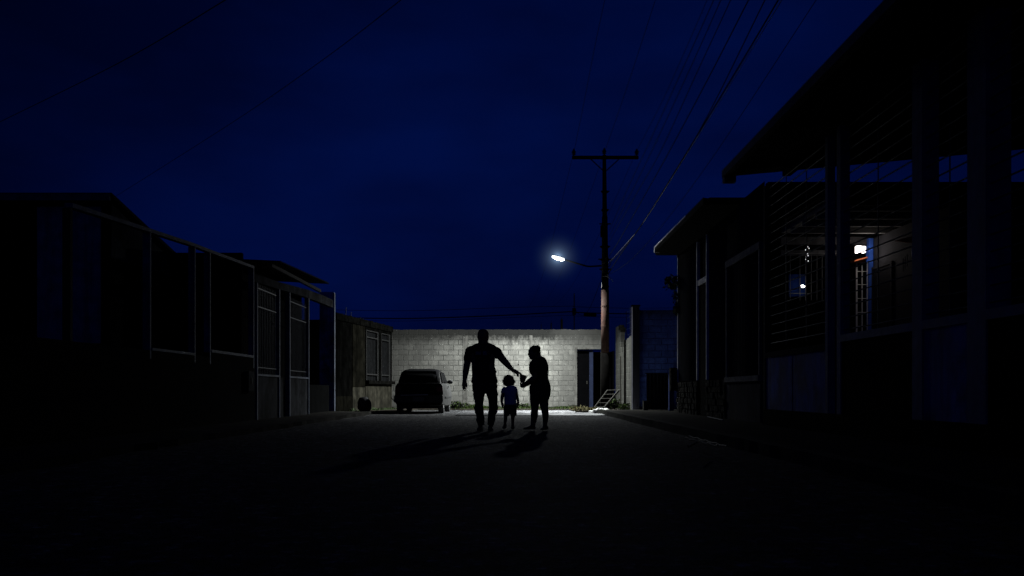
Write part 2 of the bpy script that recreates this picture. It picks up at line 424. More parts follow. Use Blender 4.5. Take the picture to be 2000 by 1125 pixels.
# ------------------------------------------------------------------ end wall of the street
WY = 35.5
def WX(px): return (px - CX) / F * WY
def WZ(py): return CAMH + (HZ - py) / F * WY
r = thing('block_wall', 'long whitewashed concrete block wall closing the far end of the street, doorway at its right', 'wall', (-.6, WY, 0))
xl, xr = WX(764), WX(1184)
dx0, dx1, dz = WX(1127), WX(1174), WZ(682)
b = MB()
top = []
N = 90
b2 = MB()
def rag(x): return 3.12 + .025 * noise.noise(Vector((x * 2.7, 0, 1))) + .02 * noise.noise(Vector((x * 9, 3, 1)))
pts = [(xl, WY, -.1), (dx0, WY, -.1), (dx0, WY, dz), (dx1, WY, dz), (dx1, WY, -.1), (xr, WY, -.1)]
tp = [(xr + (xl - xr) * i / N, WY, rag(xr + (xl - xr) * i / N)) for i in range(N + 1)]
# wall as three upright strips so every face stays convex
def strip(mb, x0, x1, zb, n):
    for i in range(n):
        a = x0 + (x1 - x0) * i / n; c = x0 + (x1 - x0) * (i + 1) / n
        mb.add([(a, WY, zb), (c, WY, zb), (c, WY, rag(c)), (a, WY, rag(a)), (a, WY + .16, zb), (c, WY + .16, zb), (c, WY + .16, rag(c)), (a, WY + .16, rag(a))],
               [(0, 1, 2, 3), (7, 6, 5, 4), (3, 2, 6, 7), (0, 4, 5, 1)] + ([(0, 3, 7, 4)] if i == 0 else []) + ([(1, 5, 6, 2)] if i == n - 1 else []))
strip(b, xl, dx0, -.1, 80); strip(b, dx0, dx1, dz, 10); strip(b, dx1, xr, -.1, 3)
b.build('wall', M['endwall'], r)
for px0, px1, pt in ((904, 913.5, 657), (1034, 1040, 655)):
    MB().box(WX(px0), WX(px1), WY - .012, WY + .001, .12, WZ(pt)).build('pilaster', M['plaster'], r)
b = MB()
for i in range(70):
    x = xl + (dx0 - xl) * i / 70; x2 = xl + (dx0 - xl) * (i + 1) / 70
    h = .12 + .10 * noise.noise(Vector((x * 1.9, 5, 0))) + .06 * noise.noise(Vector((x * 7, 5, 0)))
    b.box(x, x2 + .002, WY - .05 - .03 * noise.noise(Vector((x * 5, 1, 1))), WY - .003, -.05, max(.05, h))
b.build('footing', mat('mossy_footing', (.018, .018, .013), .95, 11, .7, bmp=.012, dirt=(.010, .014, .005)), r)
dr = MB().box(dx0 + .02, WX(1151), WY + .18, WY + .22, .05, dz - .05).build('door', M['void'], r)
MB().box(WX(1146), WX(1148), WY + .15, WY + .18, 1.0, 1.12).build('handle', M['steel'], dr)
MB().box(WX(1151.5), WX(1159), WY + .12, WY + .2, .05, dz - .03).box(WX(1128), WX(1151), WY + .12, WY + .17, dz - .045, dz - .003).build('door_frame', M['blue_strip'], r)
MB().box(dx0 - .2, dx1 + .6, WY + 1.2, WY + 1.25, 0, 2.3).box(dx1 + .5, dx1 + .55, WY + .2, WY + 1.2, 0, 2.3).build('dark_passage', M['void'], r)
MB().box(dx0 - .10, dx0, WY - .015, WY - .001, .0, dz).box(dx0 - .1, dx1 + .02, WY - .018, WY - .002, dz + .002, dz + .09).build('door_surround', M['plaster'], r)
b = MB()   # bullet-like holes left by fixings
for zx, zy, rr in ((714, 433, 7), (768, 428, 4), (632, 487, 4), (512, 497, 6), (845, 750, 4)):
    p = at(860 + zx / 4.6885, 620 + zy / 4.6885, WY); q = rr / 4.6885 / F * WY
    b.add([(p.x + q * math.cos(a * .7), WY - .003, p.z + q * math.sin(a * .7)) for a in range(9)], [tuple(range(9))])
b.build('fixing_hole', M['void'], r)

# ------------------------------------------------------------------ left: stained wall next to the end wall
A, B = Vector((-5.62, 29.0, 0)), Vector((-4.66, 35.35, 0))
dv = (B - A).normalized(); nv = Vector((dv.y, -dv.x, 0))
def lw(t, off, z): p = A.lerp(B, t) + nv * off; return (p.x, p.y, z)
def lbox(mb, t0, t1, o0, o1, z0, z1):
    return mb.add([lw(t0, o0, z0), lw(t1, o0, z0), lw(t1, o1, z0), lw(t0, o1, z0), lw(t0, o0, z1), lw(t1, o0, z1), lw(t1, o1, z1), lw(t0, o1, z1)],
                  [(3, 2, 1, 0), (4, 5, 6, 7), (0, 1, 5, 4), (1, 2, 6, 5), (2, 3, 7, 6), (3, 0, 4, 7)])
r = thing('concrete_house', 'low stained concrete house front with two shuttered windows beside the parked car', 'house', (-5.2, 32, 0))
b = MB()
tw = [0, .26, .47, .50, .74, .785, .975, 1.0]
lbox(MB(), 0, .255, 0, -.2, .55, 3.0).build('wall', M['shaded_wall'], r); lbox(MB(), 0, .255, .002, -.2, -.05, .549).build('wall', M['half_shaded_wall'], r)  # upper and near sections painted darker, as the lamp light thins out
lbox(MB(), .265, .475, .004, -.2, .85, 3.0).build('wall', M['half_shaded_wall'], r); lbox(MB(), .265, .475, .006, -.2, -.05, .849).build('wall', M['lit_wall'], r)
lbox(MB(), .485, 1.0, .002, -.2, -.05, 1.05).build('wall', M['lit_wall'], r)
lbox(b, .485, .50, .002, -.2, 1.05, 3.0); lbox(b, .735, .785, .004, -.2, 1.05, 3.0); lbox(b, .975, 1.0, .002, -.2, 1.05, 3.0)
lbox(b, .50, .735, .002, -.2, 2.9, 3.0); lbox(b, .785, .975, .002, -.2, 2.9, 3.0)
b.build('window_pier', M['shaded_wall'], r)
lbox(MB(), .255, .265, -.04, -.2, -.05, 3.0).build('panel_joint', M['void'], r)
lbox(MB(), .475, .485, -.04, -.2, -.05, 3.0).build('panel_joint', M['void'], r)
b = MB()
for i in range(40):
    t = i / 40
    lbox(b, t, t + .0251, .05 + .015 * noise.noise(Vector((t * 30, 0, 0))), -.25, 3.0, 3.22 + .03 * noise.noise(Vector((t * 22, 2, 0))))
b.build('coping', M['oldcap'], r)
for t0, t1 in ((.50, .735), (.785, .975)):
    f = MB(); lbox(f, t0, t0 + .018, -.02, -.09, 1.1, 2.9); lbox(f, t1 - .018, t1, -.02, -.09, 1.1, 2.9)
    lbox(f, t0 + .018, t1 - .018, -.02, -.09, 2.86, 2.9); lbox(f, t0 + .018, t1 - .018, -.02, -.09, 2.62, 2.66); lbox(f, t0 + .018, t1 - .018, -.02, -.09, 1.30, 1.34)
    w = f.build('window', M['sash'], r)
    p = MB(); lbox(p, t0 + .01, t1 - .01, -.10, -.13, 1.05, 2.9); p.build('pane', M['shutter'], w)
lbox(MB(), .48, 1.0, .14, -.02, .98, 1.10).build('window_sill', M['oldcap'], r)
lbox(MB(), 0, 1, -4.5, -.21, 2.8, 3.0).build('roof', M['zinc_dark'], r)
lbox(MB(), 0, .01, -4.5, -.21, 0, 2.8).build('side_wall', M['darkwall'], r)
for k, (t, hh) in enumerate(((.22, .42), (.30, .3), (.46, .22), (.5, .2))):   # starter bars
    p = lw(t, -.15, 3.1)
    tag(MB().tube([p, (p[0] + .02, p[1], p[2] + hh)], .012, 6).build('rebar', M['iron']), ['tallest bare steel bar rising from the top of the stained house', 'second steel bar standing just beyond the tallest one on the stained house', 'short steel bar on the stained house above its first window', 'short steel bar farthest along the stained house coping'][k], 'steel bar', 'steel bars on the stained house')
p = at(712, 795, 29.8)
b = MB().ball((p.x, p.y, .26), .24, .22, .28, 12, 8)
for v in b.v: v += Vector((noise.noise(v * 6), noise.noise(v * 6 + Vector((5, 0, 0))), noise.noise(v * 6 + Vector((0, 5, 0))))) * .06
tag(b.build('rubbish_bag', M['trim'], smooth=True), 'lumpy black rubbish bag slumped against the stained wall left of the car', 'bag')
r = thing('fin_wall', 'narrow pale upright wall end standing between the stained house and the panelled fence', 'wall', (-5.9, 28.6, 0))
MB().box(-6.02, -5.58, 28.5, 28.66, 0, 3.82).build('wall', M['blue_panel'], r)
MB().box(-5.58, -5.555, 28.49, 28.67, 0, 3.80).build('edge_trim', M['frame_paint'], r)

# ------------------------------------------------------------------ left: near frame fence with low wall
FX = -5.5
r = thing('frame_fence', 'open frame fence of pale posts under one long sagging top rail', 'fence', (FX, 14, 0))
MB().box(FX - .16, FX - .002, 6.0, 19.5, 0, 1.33).build('low_wall', M['darkwall'], r)
rail = [(11.4, 3.05), (13.85, 3.17), (15.8, 3.26), (16.6, 3.28), (19.45, 3.37)]
b = MB()
for (y0, z0), (y1, z1) in zip(rail, rail[1:]):
    b.add([(FX - .10, y0, z0 - .045), (FX + .004, y0, z0 - .045), (FX + .004, y1, z1 - .045), (FX - .10, y1, z1 - .045), (FX - .10, y0, z0 + .012), (FX + .004, y0, z0 + .012), (FX + .004, y1, z1 + .012), (FX - .10, y1, z1 + .012)],
          [(3, 2, 1, 0), (4, 5, 6, 7), (0, 1, 5, 4), (1, 2, 6, 5), (2, 3, 7, 6), (3, 0, 4, 7)])
b.build('top_rail', M['frame_paint'], r)
MB().box(FX - .10, FX, 11.35, 11.41, 1.33, 2.99).build('post', M['timber'], r)
for y, z in ((13.85, 3.12), (15.8, 3.21), (16.6, 3.23), (19.4, 3.32)):
    MB().box(FX - .115, FX - .001, y, y + .05, 1.2, z).build('post', M['frame_paint'], r)
MB().box(FX - .09, FX + .012, 13.91, 15.79, 1.33, 1.37).build('sill', M['frame_paint'], r)
MB().box(FX - .09, FX + .012, 16.66, 19.39, 1.42, 1.47).build('sill', M['frame_paint'], r)
MB().box(FX - .16, FX - .004, 16.6, 19.4, 1.331, 1.419).build('wall_top', M['darkwall'], r)
p = Vector((FX, 18.9, 1.0))
mbx = thing('meter_box', 'small grey meter box fixed on the low wall at the end of the frame fence', 'meter box', (FX + .05, 18.9, .75))
MB().box(FX + .002, FX + .10, 18.7, 19.1, .72, 1.12).build('case', M['pale_panel'], mbx)
MB().box(FX + .101, FX + .112, 18.86, 18.94, .86, .99).build('dial_window', M['carglass'], mbx)

# second section: posts, lintel, panels
r = thing('panel_fence', 'post and lintel fence with peeling concrete panels below and dark grilles above', 'fence', (FX, 24, 0))
for y in (19.62, 21.5, 22.5, 24.6):
    MB().box(FX - .10, FX + .015, y, y + .07, .05, 3.05 + (y - 19.6) * .035).build('post', M['frame_paint'], r)
b = MB(); segs = [(19.5, 3.05, .17), (21.5, 3.12, .17), (22.5, 3.16, .18), (24.6, 3.23, .22), (26.4, 3.26, .24), (28.0, 3.28, .24)]
for (y0, z0, h0), (y1, z1, h1) in zip(segs, segs[1:]):
    b.add([(FX - .12, y0, z0), (FX + .005, y0, z0), (FX + .005, y1 - .015, z1), (FX - .12, y1 - .015, z1), (FX - .12, y0, z0 + h0), (FX + .005, y0, z0 + h0), (FX + .005, y1 - .015, z1 + h1), (FX - .12, y1 - .015, z1 + h1)],
          [(3, 2, 1, 0), (4, 5, 6, 7), (0, 1, 5, 4), (1, 2, 6, 5), (2, 3, 7, 6), (3, 0, 4, 7)])
b.build('lintel', M['pale_panel'], r)
for y0, y1 in ((19.7, 21.49), (21.58, 22.0), (22.58, 24.59)):
    MB().box(FX - .08, FX - .02, y0, y1, .05, 1.04).build('panel', M['pale_panel'], r)
for y0, y1 in ((19.7, 21.49), (22.58, 24.59)):
    MB().box(FX - .10, FX + .01, y0, y1, 1.043, 1.085).build('sill', M['frame_paint'], r)
    b = MB()
    k = int((y1 - y0) / .13)
    for i in range(1, k): b.tube([(FX - .05, y0 + (y1 - y0) * i / k, 1.09), (FX - .05, y0 + (y1 - y0) * i / k, 3.06)], .007, 5)
    for z in (1.22, 2.55, 2.95): b.box(FX - .06, FX - .04, y0, y1, z, z + .02)
    b.build('grille', M['grille'], r)
MB().box(FX - 1.3, FX - .2, 24.7, 28.4, 0, .9).build('planter_wall', M['darkwall'], r)

# awning of corrugated sheet over it
r = thing('sheet_awning', 'dark corrugated sheet awning with a toothed edge jutting over the panelled fence', 'awning', (-6.2, 23, 3.6))
b = MB()
y0, y1 = 20.4, 25.8; k = 14
for i in range(k):
    a = y0 + (y1 - y0) * i / k; c = y0 + (y1 - y0) * (i + 1) / k
    z = 3.60 + .16 * i / k
    b.add([(-5.18, a, z + .0), (-5.18, c, z + .0), (-8.6, c, z + .17), (-8.6, a, z + .15), (-5.18, a, z + .03), (-5.18, c, z + .03), (-8.6, c, z + .20), (-8.6, a, z + .18)],
          [(0, 1, 2, 3), (7, 6, 5, 4), (0, 4, 5, 1), (1, 5, 6, 2), (2, 6, 7, 3), (3, 7, 4, 0)])
b.build('roof_sheet', M['zinc_dark'], r)
MB().box(-5.45, -5.38, 20.45, 25.7, 3.50, 3.58).build('batten', M['timber'], r)

# left houses
r = thing('gable_house', 'old gabled house with pale patched wall and steep dark roof edge', 'house', (-9, 18, 0))
gy = 17.0
def G(px, py): return at(px, py, gy)
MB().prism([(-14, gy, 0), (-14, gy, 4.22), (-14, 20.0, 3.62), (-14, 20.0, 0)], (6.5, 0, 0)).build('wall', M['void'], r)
MB().box(G(74, 0).x, G(132, 0).x, gy - .03, gy - .003, 1.6, G(0, 404).z).build('render_patch', M['patch'], r)
MB().box(G(143, 0).x, G(198, 0).x, gy - .03, gy - .003, 1.6, G(0, 404).z).build('render_patch', M['patch'], r)
MB().prism([(-7.495, gy + .02, 3.2), (-7.495, gy + .02, 4.20), (-7.495, 19.9, 3.62), (-7.495, 19.9, 3.2)], (.02, 0, 0)).build('gable_panel', M['pale_panel'], r)
MB().prism([(-14, 16.8, 4.30), (-14, 16.8, 4.37), (-14, 20.3, 3.70), (-14, 20.3, 3.63)], (6.62, 0, 0)).build('roof', M['zinc_dark'], r)
MB().box(-14, -7.40, 16.76, 16.795, 4.22, 4.345).build('fascia', M['fascia'], r)
r = thing('flat_house', 'flat roofed unlit house behind the frame fence posts', 'house', (-8, 21, 0))
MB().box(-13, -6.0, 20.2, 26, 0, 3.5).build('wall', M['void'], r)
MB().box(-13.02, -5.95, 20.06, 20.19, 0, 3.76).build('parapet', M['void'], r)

# ------------------------------------------------------------------ right: far corner
r = thing('ragged_wall', 'unfinished grey block wall with a stepped broken top beside the rusty pole', 'wall', (4.05, 33, 0))
SX = 4.03
b = MB()
for y0, y1, h in ((30.75, 31.35, 2.60), (31.35, 31.95, 2.56), (31.95, 32.5, 2.52), (32.62, 33.1, 2.32), (33.1, 33.3, 2.12), (33.3, 33.75, 2.32), (33.75, 34.3, 2.9), (34.3, 34.7, 3.0), (34.7, 35.45, 3.2)):
    b.box(SX, SX + .15, y0, y1, -.05, h)
b.build('wall', M['sidewall'], r)
for y, h in ((32.5, 2.75), (33.62, 2.2)):
    MB().box(SX - .03, SX + .17, y + .001, y + .119, -.05, h - .2).build('joint_column', M['oldwall'], r)
MB().box(SX + .02, SX + .20, 33.9, 34.1, 2.901, 3.1).box(SX + .02, SX + .2, 34.35, 34.6, 3.001, 3.22).build('loose_block', M['oldcap'], r)
r = thing('gate_pillar', 'tall dark square gate pillar between the grey block wall and the blue wall', 'pillar', (4.33, 30.6, 0))
MB().box(4.03, 4.26, 30.45, 30.72, -.05, 3.56).build('shaft', mat('pillar_render', (.020, .020, .026), .9, 4, .35, streak=.4, bmp=.004), r)
MB().box(4.0, 4.29, 30.42, 30.735, 3.561, 3.60).build('cap', M['oldcap'], r)
r = thing('security_fence', 'thin rods with tiny white insulators and wires above the grey block wall', 'electric fence', (4.06, 32.3, 2.52))
p0 = Vector((4.06, 32.35, 2.4))
MB().tube([p0, p0 + Vector((0, 0, 1.15))], .010, 6).build('rod', M['iron'], r)
MB().tube([(4.08, 31.4, 2.45), (4.08, 31.4, 3.6)], .010, 6).build('rod', M['iron'], r)
for k in range(5):
    z = 2.7 + k * .2
    MB().ball(p0 + Vector((0, -.02, z - 2.4)), .015, .015, .010, 8, 6).build('insulator', M['steel'], r)
    MB().ball((4.08, 31.38, z), .012, .012, .008, 8, 6).build('insulator', M['steel'], r)
    MB().tube([p0 + Vector((0, -.03, z - 2.4)), (4.08, 31.36, z), (4.08, 30.74, z)], .003, 5).build('wire', M['steel'], r)

r = thing('blue_wall', 'wide blue painted block wall facing the street behind the low corrugated gate', 'wall', (4.9, 30.8, 0))
MB().box(4.262, 6.6, 30.62, 30.78, -.05, 3.40).build('wall', M['bluewall'], r)
MB().box(4.264, 6.6, 30.60, 30.80, 3.401, 3.44).build('coping', M['bluewall'], r)

r = thing('sheet_gate', 'low gate of upright corrugated sheet standing on the pavement in front of the blue wall', 'gate', (4.55, 28, .12))
MB().corrugated((4.16, 28.2), (4.80, 28.0), .14, 1.25, (0, -1), .11, .02).build('sheet', M['zinc'], r)
MB().box(4.12, 4.84, 28.17, 28.22, 1.251, 1.285).build('top_rail', M['zinc'], r)
MB().box(4.83, 4.97, 28.0, 28.12, .1, 1.2).build('gate_post', M['blue_post'], r)
b = MB().box(4.03, 4.17, 27.9, 28.1, .12, .42)
for v in b.v: v += Vector((noise.noise(v * 9), noise.noise(v * 9 + Vector((3, 0, 0))), 0)) * .02
tag(b.build('concrete_block', M['kerb']), 'single upright grey concrete block on the pavement at the foot of the corrugated gate', 'block')

# ------------------------------------------------------------------ right: corrugated house
HX = 4.6
r = thing('corrugated_house', 'tall house clad in corrugated sheet over a stone base with a jutting flat roof', 'house', (5.5, 20, .12))
def py2z(px, py): s = (px - CX) / HX; return CAMH + (HZ - py) / s
def px2y(px): return F * HX / (px - CX)
yA, yB, yC, yD, yE, yF = px2y(1326), px2y(1366), px2y(1383.5), px2y(1421), px2y(1487), 16.6
MB().corrugated((HX, yB - .0), (HX, yA), .98, 4.46, (-1, 0), .13, .016).build('cladding', M['zinc'], r)
MB().corrugated((HX, yD), (HX, yC - .04), .98, 4.46, (-1, 0), .13, .016).build('cladding', M['zinc'], r)
MB().corrugated((HX, yF), (HX, yD - .01), 3.46, 4.53, (-1, 0), .10, .014).build('upper_cladding', M['zinc'], r)
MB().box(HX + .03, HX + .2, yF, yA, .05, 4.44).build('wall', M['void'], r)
MB().box(HX - .035, HX + .03, yA, yA + .06, .12, 4.40).build('corner_trim', M['white_trim'], r)
MB().box(HX - .06, HX + .02, yB, yB + .09, .98, 4.38).build('door_jamb', M['white_trim'], r)
MB().box(HX - .06, HX + .02, yC - .08, yC, .98, 4.38).build('door_jamb', M['white_trim'], r)
MB().box(HX - .05, HX + .02, yC + .001, yB - .001, 3.285, 3.42).build('door_lintel', M['white_trim'], r)
MB().box(HX - .01, HX + .02, yC + .002, yB - .002, .14, 3.358).build('door', M['void'], r)
for y0, y1 in ((yB + .02, yA - .02), (yD + .02, yC - .02)):
    b = MB(); ny = int((y1 - y0) / .16); nz = 6
    for j in range(nz):
        for i in range(ny):
            yy0 = y0 + (y1 - y0) * i / ny; yy1 = y0 + (y1 - y0) * (i + 1) / ny - .02
            d = .05 + .045 * random.random()
            sh = (j % 2) * .05
            b.box(HX - d, HX - .001, yy0 + sh * .5, min(y1, yy1 + sh * .5), .12 + j * .142, .12 + (j + 1) * .142 - .016)
    b.build('stone_base', M['stone'], r)
MB().box(HX - .05, HX + .06, yE - .03, yD + .03, 3.33, 3.47).build('gate_lintel', M['lintel_concrete'], r)
MB().box(HX - .04, HX + .02, yD - .05, yD, 1.01, 3.329).build('gate_frame', M['frame_paint'], r)
MB().box(HX - .04, HX + .02, yE, yE + .05, 1.01, 3.329).build('gate_frame', M['frame_paint'], r)
MB().corrugated((HX, yE + .06), (HX, yD - .06), 1.02, 3.32, (-1, 0), .12, .014).build('gate_sheet', M['zinc'], r)
MB().box(HX - .07, HX + .05, yE - .02, yD + .02, .90, 1.005).build('gate_sill', M['lintel_concrete'], r)
MB().box(HX - .03, HX + .05, yE - .02, yD + .02, .10, .898).build('base_panel', M['base_concrete'], r)
MB().box(3.98, 9.5, 18.35, 25.2, 4.47, 4.50).build('soffit', M['zinc_dark'], r)
MB().box(3.96, 9.5, 18.3, 25.25, 4.502, 4.60).build('roof', M['zinc_dark'], r)
MB().prism([(3.84, 24.5, 4.46), (3.96, 24.5, 4.44), (3.96, 24.5, 4.58), (3.84, 24.5, 4.60)], (0, -6.2, 0)).build('gutter', M['zinc_dark'], r)
g = MB()
for i in range(12):
    y = 24.5 - i * .36; d = .012 * noise.noise(Vector((i * 1.3, 0, 0)))
    g.prism([(3.835 + d, y, 4.575), (3.86 + d, y, 4.575), (3.86 + d, y, 4.605), (3.835 + d, y, 4.605)], (0, -.36, 0))
g.build('gutter_lip', M['gutter'], r)
MB().box(3.83, 3.965, 24.505, 24.56, 4.44, 4.60).build('gutter_end', M['gutter'], r)
MB().box(HX - .05, HX + .2, yA - .04, yA + .07, 4.40, 4.468).build('corner_bracket', M['plaster'], r)
MB().box(HX + .2, 9.4, yA - .1, yA, 0, 4.44).box(9.2, 9.3, 18.4, yA - .1, 0, 4.44).build('rear_wall', M['darkwall'], r)
# plants on its corner and at the gate
def leafy(name, label, cat, c, n, spread, size, m, group=None, droop=0.0, seed=1):
    rnd = random.Random(seed)
    rr = thing(name, label, cat, c, group)
    st = MB(); lf = MB()
    for i in range(n):
        d = Vector((rnd.uniform(-1, 1) * spread[0], rnd.uniform(-1, 1) * spread[1], rnd.uniform(0, 1) * spread[2]))
        p = Vector(c) + d
        if i % 6 == 0: st.tube([Vector(c), Vector(c) + d * .5 + Vector((0, 0, .03)), p], .006, 5)
        a = Vector((rnd.uniform(-1, 1), rnd.uniform(-1, 1), rnd.uniform(-.5, .8) - droop)).normalized()
        u = a.cross(Vector((rnd.random(), rnd.random(), rnd.random()))).normalized(); s = size * rnd.uniform(.5, 1.3)
        lf.add([p, p + a * s * .5 + u * s * .28, p + a * s, p + a * s * .5 - u * s * .28], [(0, 1, 2, 3)])
    st.build('stem', M['timber'], rr); lf.build('foliage', m, rr)
    return rr
leafy('hanging_plant', 'dark spiky plant growing out from the corner of the corrugated house', 'plant', (HX - .12, yA + .02, 3.55), 120, (.22, .15, .34), .16, M['leaf_dark'], droop=.3, seed=3)
leafy('hanging_plant', 'trailing ragged plant hanging lower on the corrugated house corner', 'plant', (HX - .05, yA + .02, 2.85), 120, (.09, .12, .62), .11, M['leaf_dark'], droop=.5, seed=4)
mbx = thing('letter_box', 'dark rusty box fixed on the stone base at the corrugated house corner', 'box', (HX - .1, 25.3, 1.0))
MB().box(HX - .22, HX - .02, 25.2, 25.4, .72, 1.36).build('case', M['stone'], mbx)
MB().box(HX - .205, HX - .15, 25.15, 25.199, .8, 1.2).build('door', M['iron'], mbx)

# ------------------------------------------------------------------ right: veranda house and its grille fence
GX = 4.4
r = thing('grille_fence', 'tall grille fence with pale posts and blue panels along the right pavement', 'fence', (GX, 10, .12))
def gy_(px): return F * GX / (px - CX)
posts = [(1498, .09), (1621, .10), (1645, .14), (1800, .24), (1917, .34), (2120, .3), (2500, .3)]
py = [gy_(p) for p, _ in posts]
for (px, w), y in zip(posts, py):
    MB().box(GX - .05, GX + w * .55, y - w / 2, y + w / 2, .12, 4.24).build('post', M['fence_post'] if px > 1500 else M['zinc'], r)
for k in range(len(posts) - 1):
    y1 = py[k] - posts[k][1] / 2; y0 = py[k + 1] + posts[k + 1][1] / 2
    if k == 1: continue
    b = MB(); z = 1.52
    while z < 4.2:
        b.tube([(GX, y0, z), (GX, y1, z)], .0085, 6); z += .156
    nv_ = max(2, int((y1 - y0) / .9))
    for i in range(1, nv_): b.box(GX + .01, GX + .022, y0 + (y1 - y0) * i / nv_ - .005, y0 + (y1 - y0) * i / nv_ + .005, 1.46, 4.22)
    b.build('grille', M['grille'], r)
    MB().box(GX - .05, GX + .06, y0, y1, 1.36 if k else 1.28, 1.455 if k else 1.37).build('sill', M['kerb'] if k == 0 else M['fence_post'], r)
ym = (py[0] + py[1]) / 2
pm = {0: M['blue_panel'], 2: M['darkwall'], 3: M['blue_panel'], 4: M['darkwall'], 5: M['darkwall']}
MB().box(GX - .03, GX + .05, ym + .06, py[0] - .05, .40, 1.278).build('panel', M['blue_panel'], r)
MB().box(GX - .03, GX + .05, py[1] + .055, ym + .0, .40, 1.278).build('panel', M['blue_panel'], r)
for k in (2, 3, 4, 5):
    MB().box(GX - .03, GX + .05, py[k + 1] + posts[k + 1][1] / 2 + .004, py[k] - posts[k][1] / 2 - .004, .40, 1.358).build('panel', pm[k], r)
MB().box(GX - .06, GX + .10, -2, py[0] + .05, .10, .398).build('plinth', M['darkwall'], r)

r = thing('veranda_house', 'large dark veranda house with a broad sloping roof and one lit porch corner', 'house', (8, 9, .12))
b = MB()
def RZ(x): return 4.24 + .092 * (x - 3.54)
b.prism([(3.56, 15.0, RZ(3.56)), (13, 15.0, RZ(13)), (13, 15.0, RZ(13) + .09), (3.56, 15.0, RZ(3.56) + .09)], (0, -19, 0)).build('roof', M['zinc_dark'], r)
for i in range(9):
    y1 = 15.03 - i * 2.05
    MB().box(3.46, 3.555, y1 - 2.03, y1, 4.225, 4.345).build('fascia', M['fascia'], r)
MB().box(3.47, 3.66, 14.88, 15.03, 4.13, 4.224).build('gutter_outlet', M['fascia'], r)
MB().box(4.42, 4.55, 1, 14.9, 4.225, 4.30).build('ring_beam', M['darkwall'], r)
for y in (14.4, 12.2, 10, 7.8, 5.6):
    MB().prism([(3.6, y, RZ(3.6) - .012), (13, y, RZ(13) - .012), (13, y, RZ(13) - .1), (3.6, y, RZ(3.6) - .06)], (0, -.06, 0)).build('rafter', M['timber'], r)
PW = 16.5                                                              # party wall behind the porch
def PX(px): return (px - CX) / F * PW
def PZ(py_): return CAMH + (HZ - py_) / F * PW
MB().box(4.64, 13, PW, PW + .18, 0, 4.50).build('back_wall', M['darkwall'], r)
MB().box(PX(1525), PX(1790), PW - .03, PW - .001, PZ(478), PZ(463)).box(PX(1525), PX(1645), PW - .025, PW - .001, PZ(500), PZ(489)).build('cornice', M['cornice'], r)
b = MB().box(PX(1525), 7.4, 13.4, 16.45, 3.56, 3.66)
b.build('porch_ceiling', M['ceil'], r)
for y in (13.9, 14.55, 15.2, 15.85):
    MB().box(PX(1525), 7.4, y, y + .07, 3.46, 3.558).build('ceiling_beam', M['ceil'], r)
MB().box(4.75, 7.5, 13.28, 13.378, 3.42, 3.75).build('porch_beam', M['darkwall'], r)
MB().box(4.75, 7.5, 13.38, 16.48, 3.661, 3.70).build('porch_roof', M['zinc_dark'], r)
# lit window with upright bars
w = MB().box(PX(1538), PX(1648), PW - .012, PW - .001, PZ(586), PZ(500)).build('window', M['void'], r)
MB().box(PX(1540), PX(1574), PW - .022, PW - .013, PZ(580), PZ(536)).build('blue_shutter', M['shutter_blue'], w)
b = MB()
for px in (1540, 1559, 1570, 1581, 1592, 1602, 1613, 1634):
    b.tube([(PX(px), PW - .10, PZ(588)), (PX(px), PW - .10, PZ(497))], .007, 6)
b.box(PX(1538), PX(1580), PW - .108, PW - .092, PZ(575), PZ(573.5)).box(PX(1538), PX(1645), PW - .108, PW - .092, PZ(498), PZ(496))
b.build('window_bars', M['bar_paint'], w)
# narrow white grille door
d = MB().box(PX(1664), PX(1691), PW - .012, PW - .001, PZ(665), PZ(513)).build('doorway', M['void'], r)
b = MB()
x0, x1, xm = PX(1669.5), PX(1690), PX(1680)
for x, rr in ((x0, .013), (x1, .006), (xm, .008)):
    b.box(x - rr, x + rr, PW - .10, PW - .08, PZ(662), PZ(514))
for yy in (514.5, 531.5, 557, 584, 611, 638, 661):
    b.box(x0, x1, PW - .103, PW - .078, PZ(yy) - .006, PZ(yy) + .006)
b.build('grille_door', M['white_iron'], d)
MB().box(PX(1672), PX(1681), PW - .06, PW - .02, PZ(648), PZ(606)).build('parcel_panel', M['porch_wall'], d)
MB().prism([(PX(1656), PW - .32, PZ(513)), (PX(1681), PW - .32, PZ(506)), (PX(1686), PW - .02, PZ(511)), (PX(1656), PW - .02, PZ(512))], (0, 0, -.025)).build('tile_hood', M['tile'], r)
MB().box(PX(1691.5), PX(1699.5), PW - .14, PW - .002, .3, 3.455).build('blue_column', M['blue_paint'], r)
sxw = PX(1701)
MB().box(sxw, sxw + .14, 13.5, PW - .003, .2, 3.455).build('side_wall', M['porch_wall'], r)
MB().box(sxw - .03, sxw - .001, 15.55, 16.35, .4, 2.88).build('side_door', M['iron'], r)
MB().box(sxw - .045, sxw - .002, 15.5, 16.4, 2.882, 2.93).box(sxw - .045, sxw - .002, 16.352, 16.40, .4, 2.88).box(sxw - .045, sxw - .002, 15.50, 15.548, .4, 2.88).build('side_door_frame', M['porch_wall'], r)
p = [at(1748, 470, 14.6), at(1790, 459, 14.0), at(1790, 473, 14.0), at(1770, 473, 14.3)]
MB().prism(p, (.02, .05, 0)).build('tile_eave', M['tile'], r)
MB().prism([at(1780, 486, 14.1), at(1790, 476, 14.1), at(1790, 498, 14.1), at(1781, 502, 14.1)], (.02, .05, 0)).build('white_bracket', M['white_iron'], r)
b = MB()
for px, a0, a1 in ((1764, 504, 530), (1768, 500, 526), (1772, 496, 520)):
    b.tube([at(px, a0, 14.3), at(px, a1, 14.3)], .006, 5)
b.build('side_bars', M['steel'], r)
MB().box(PX(1668), PX(1695), 15.9, 16.3, .9, 1.60).build('porch_ledge', M['porch_wall'], r)

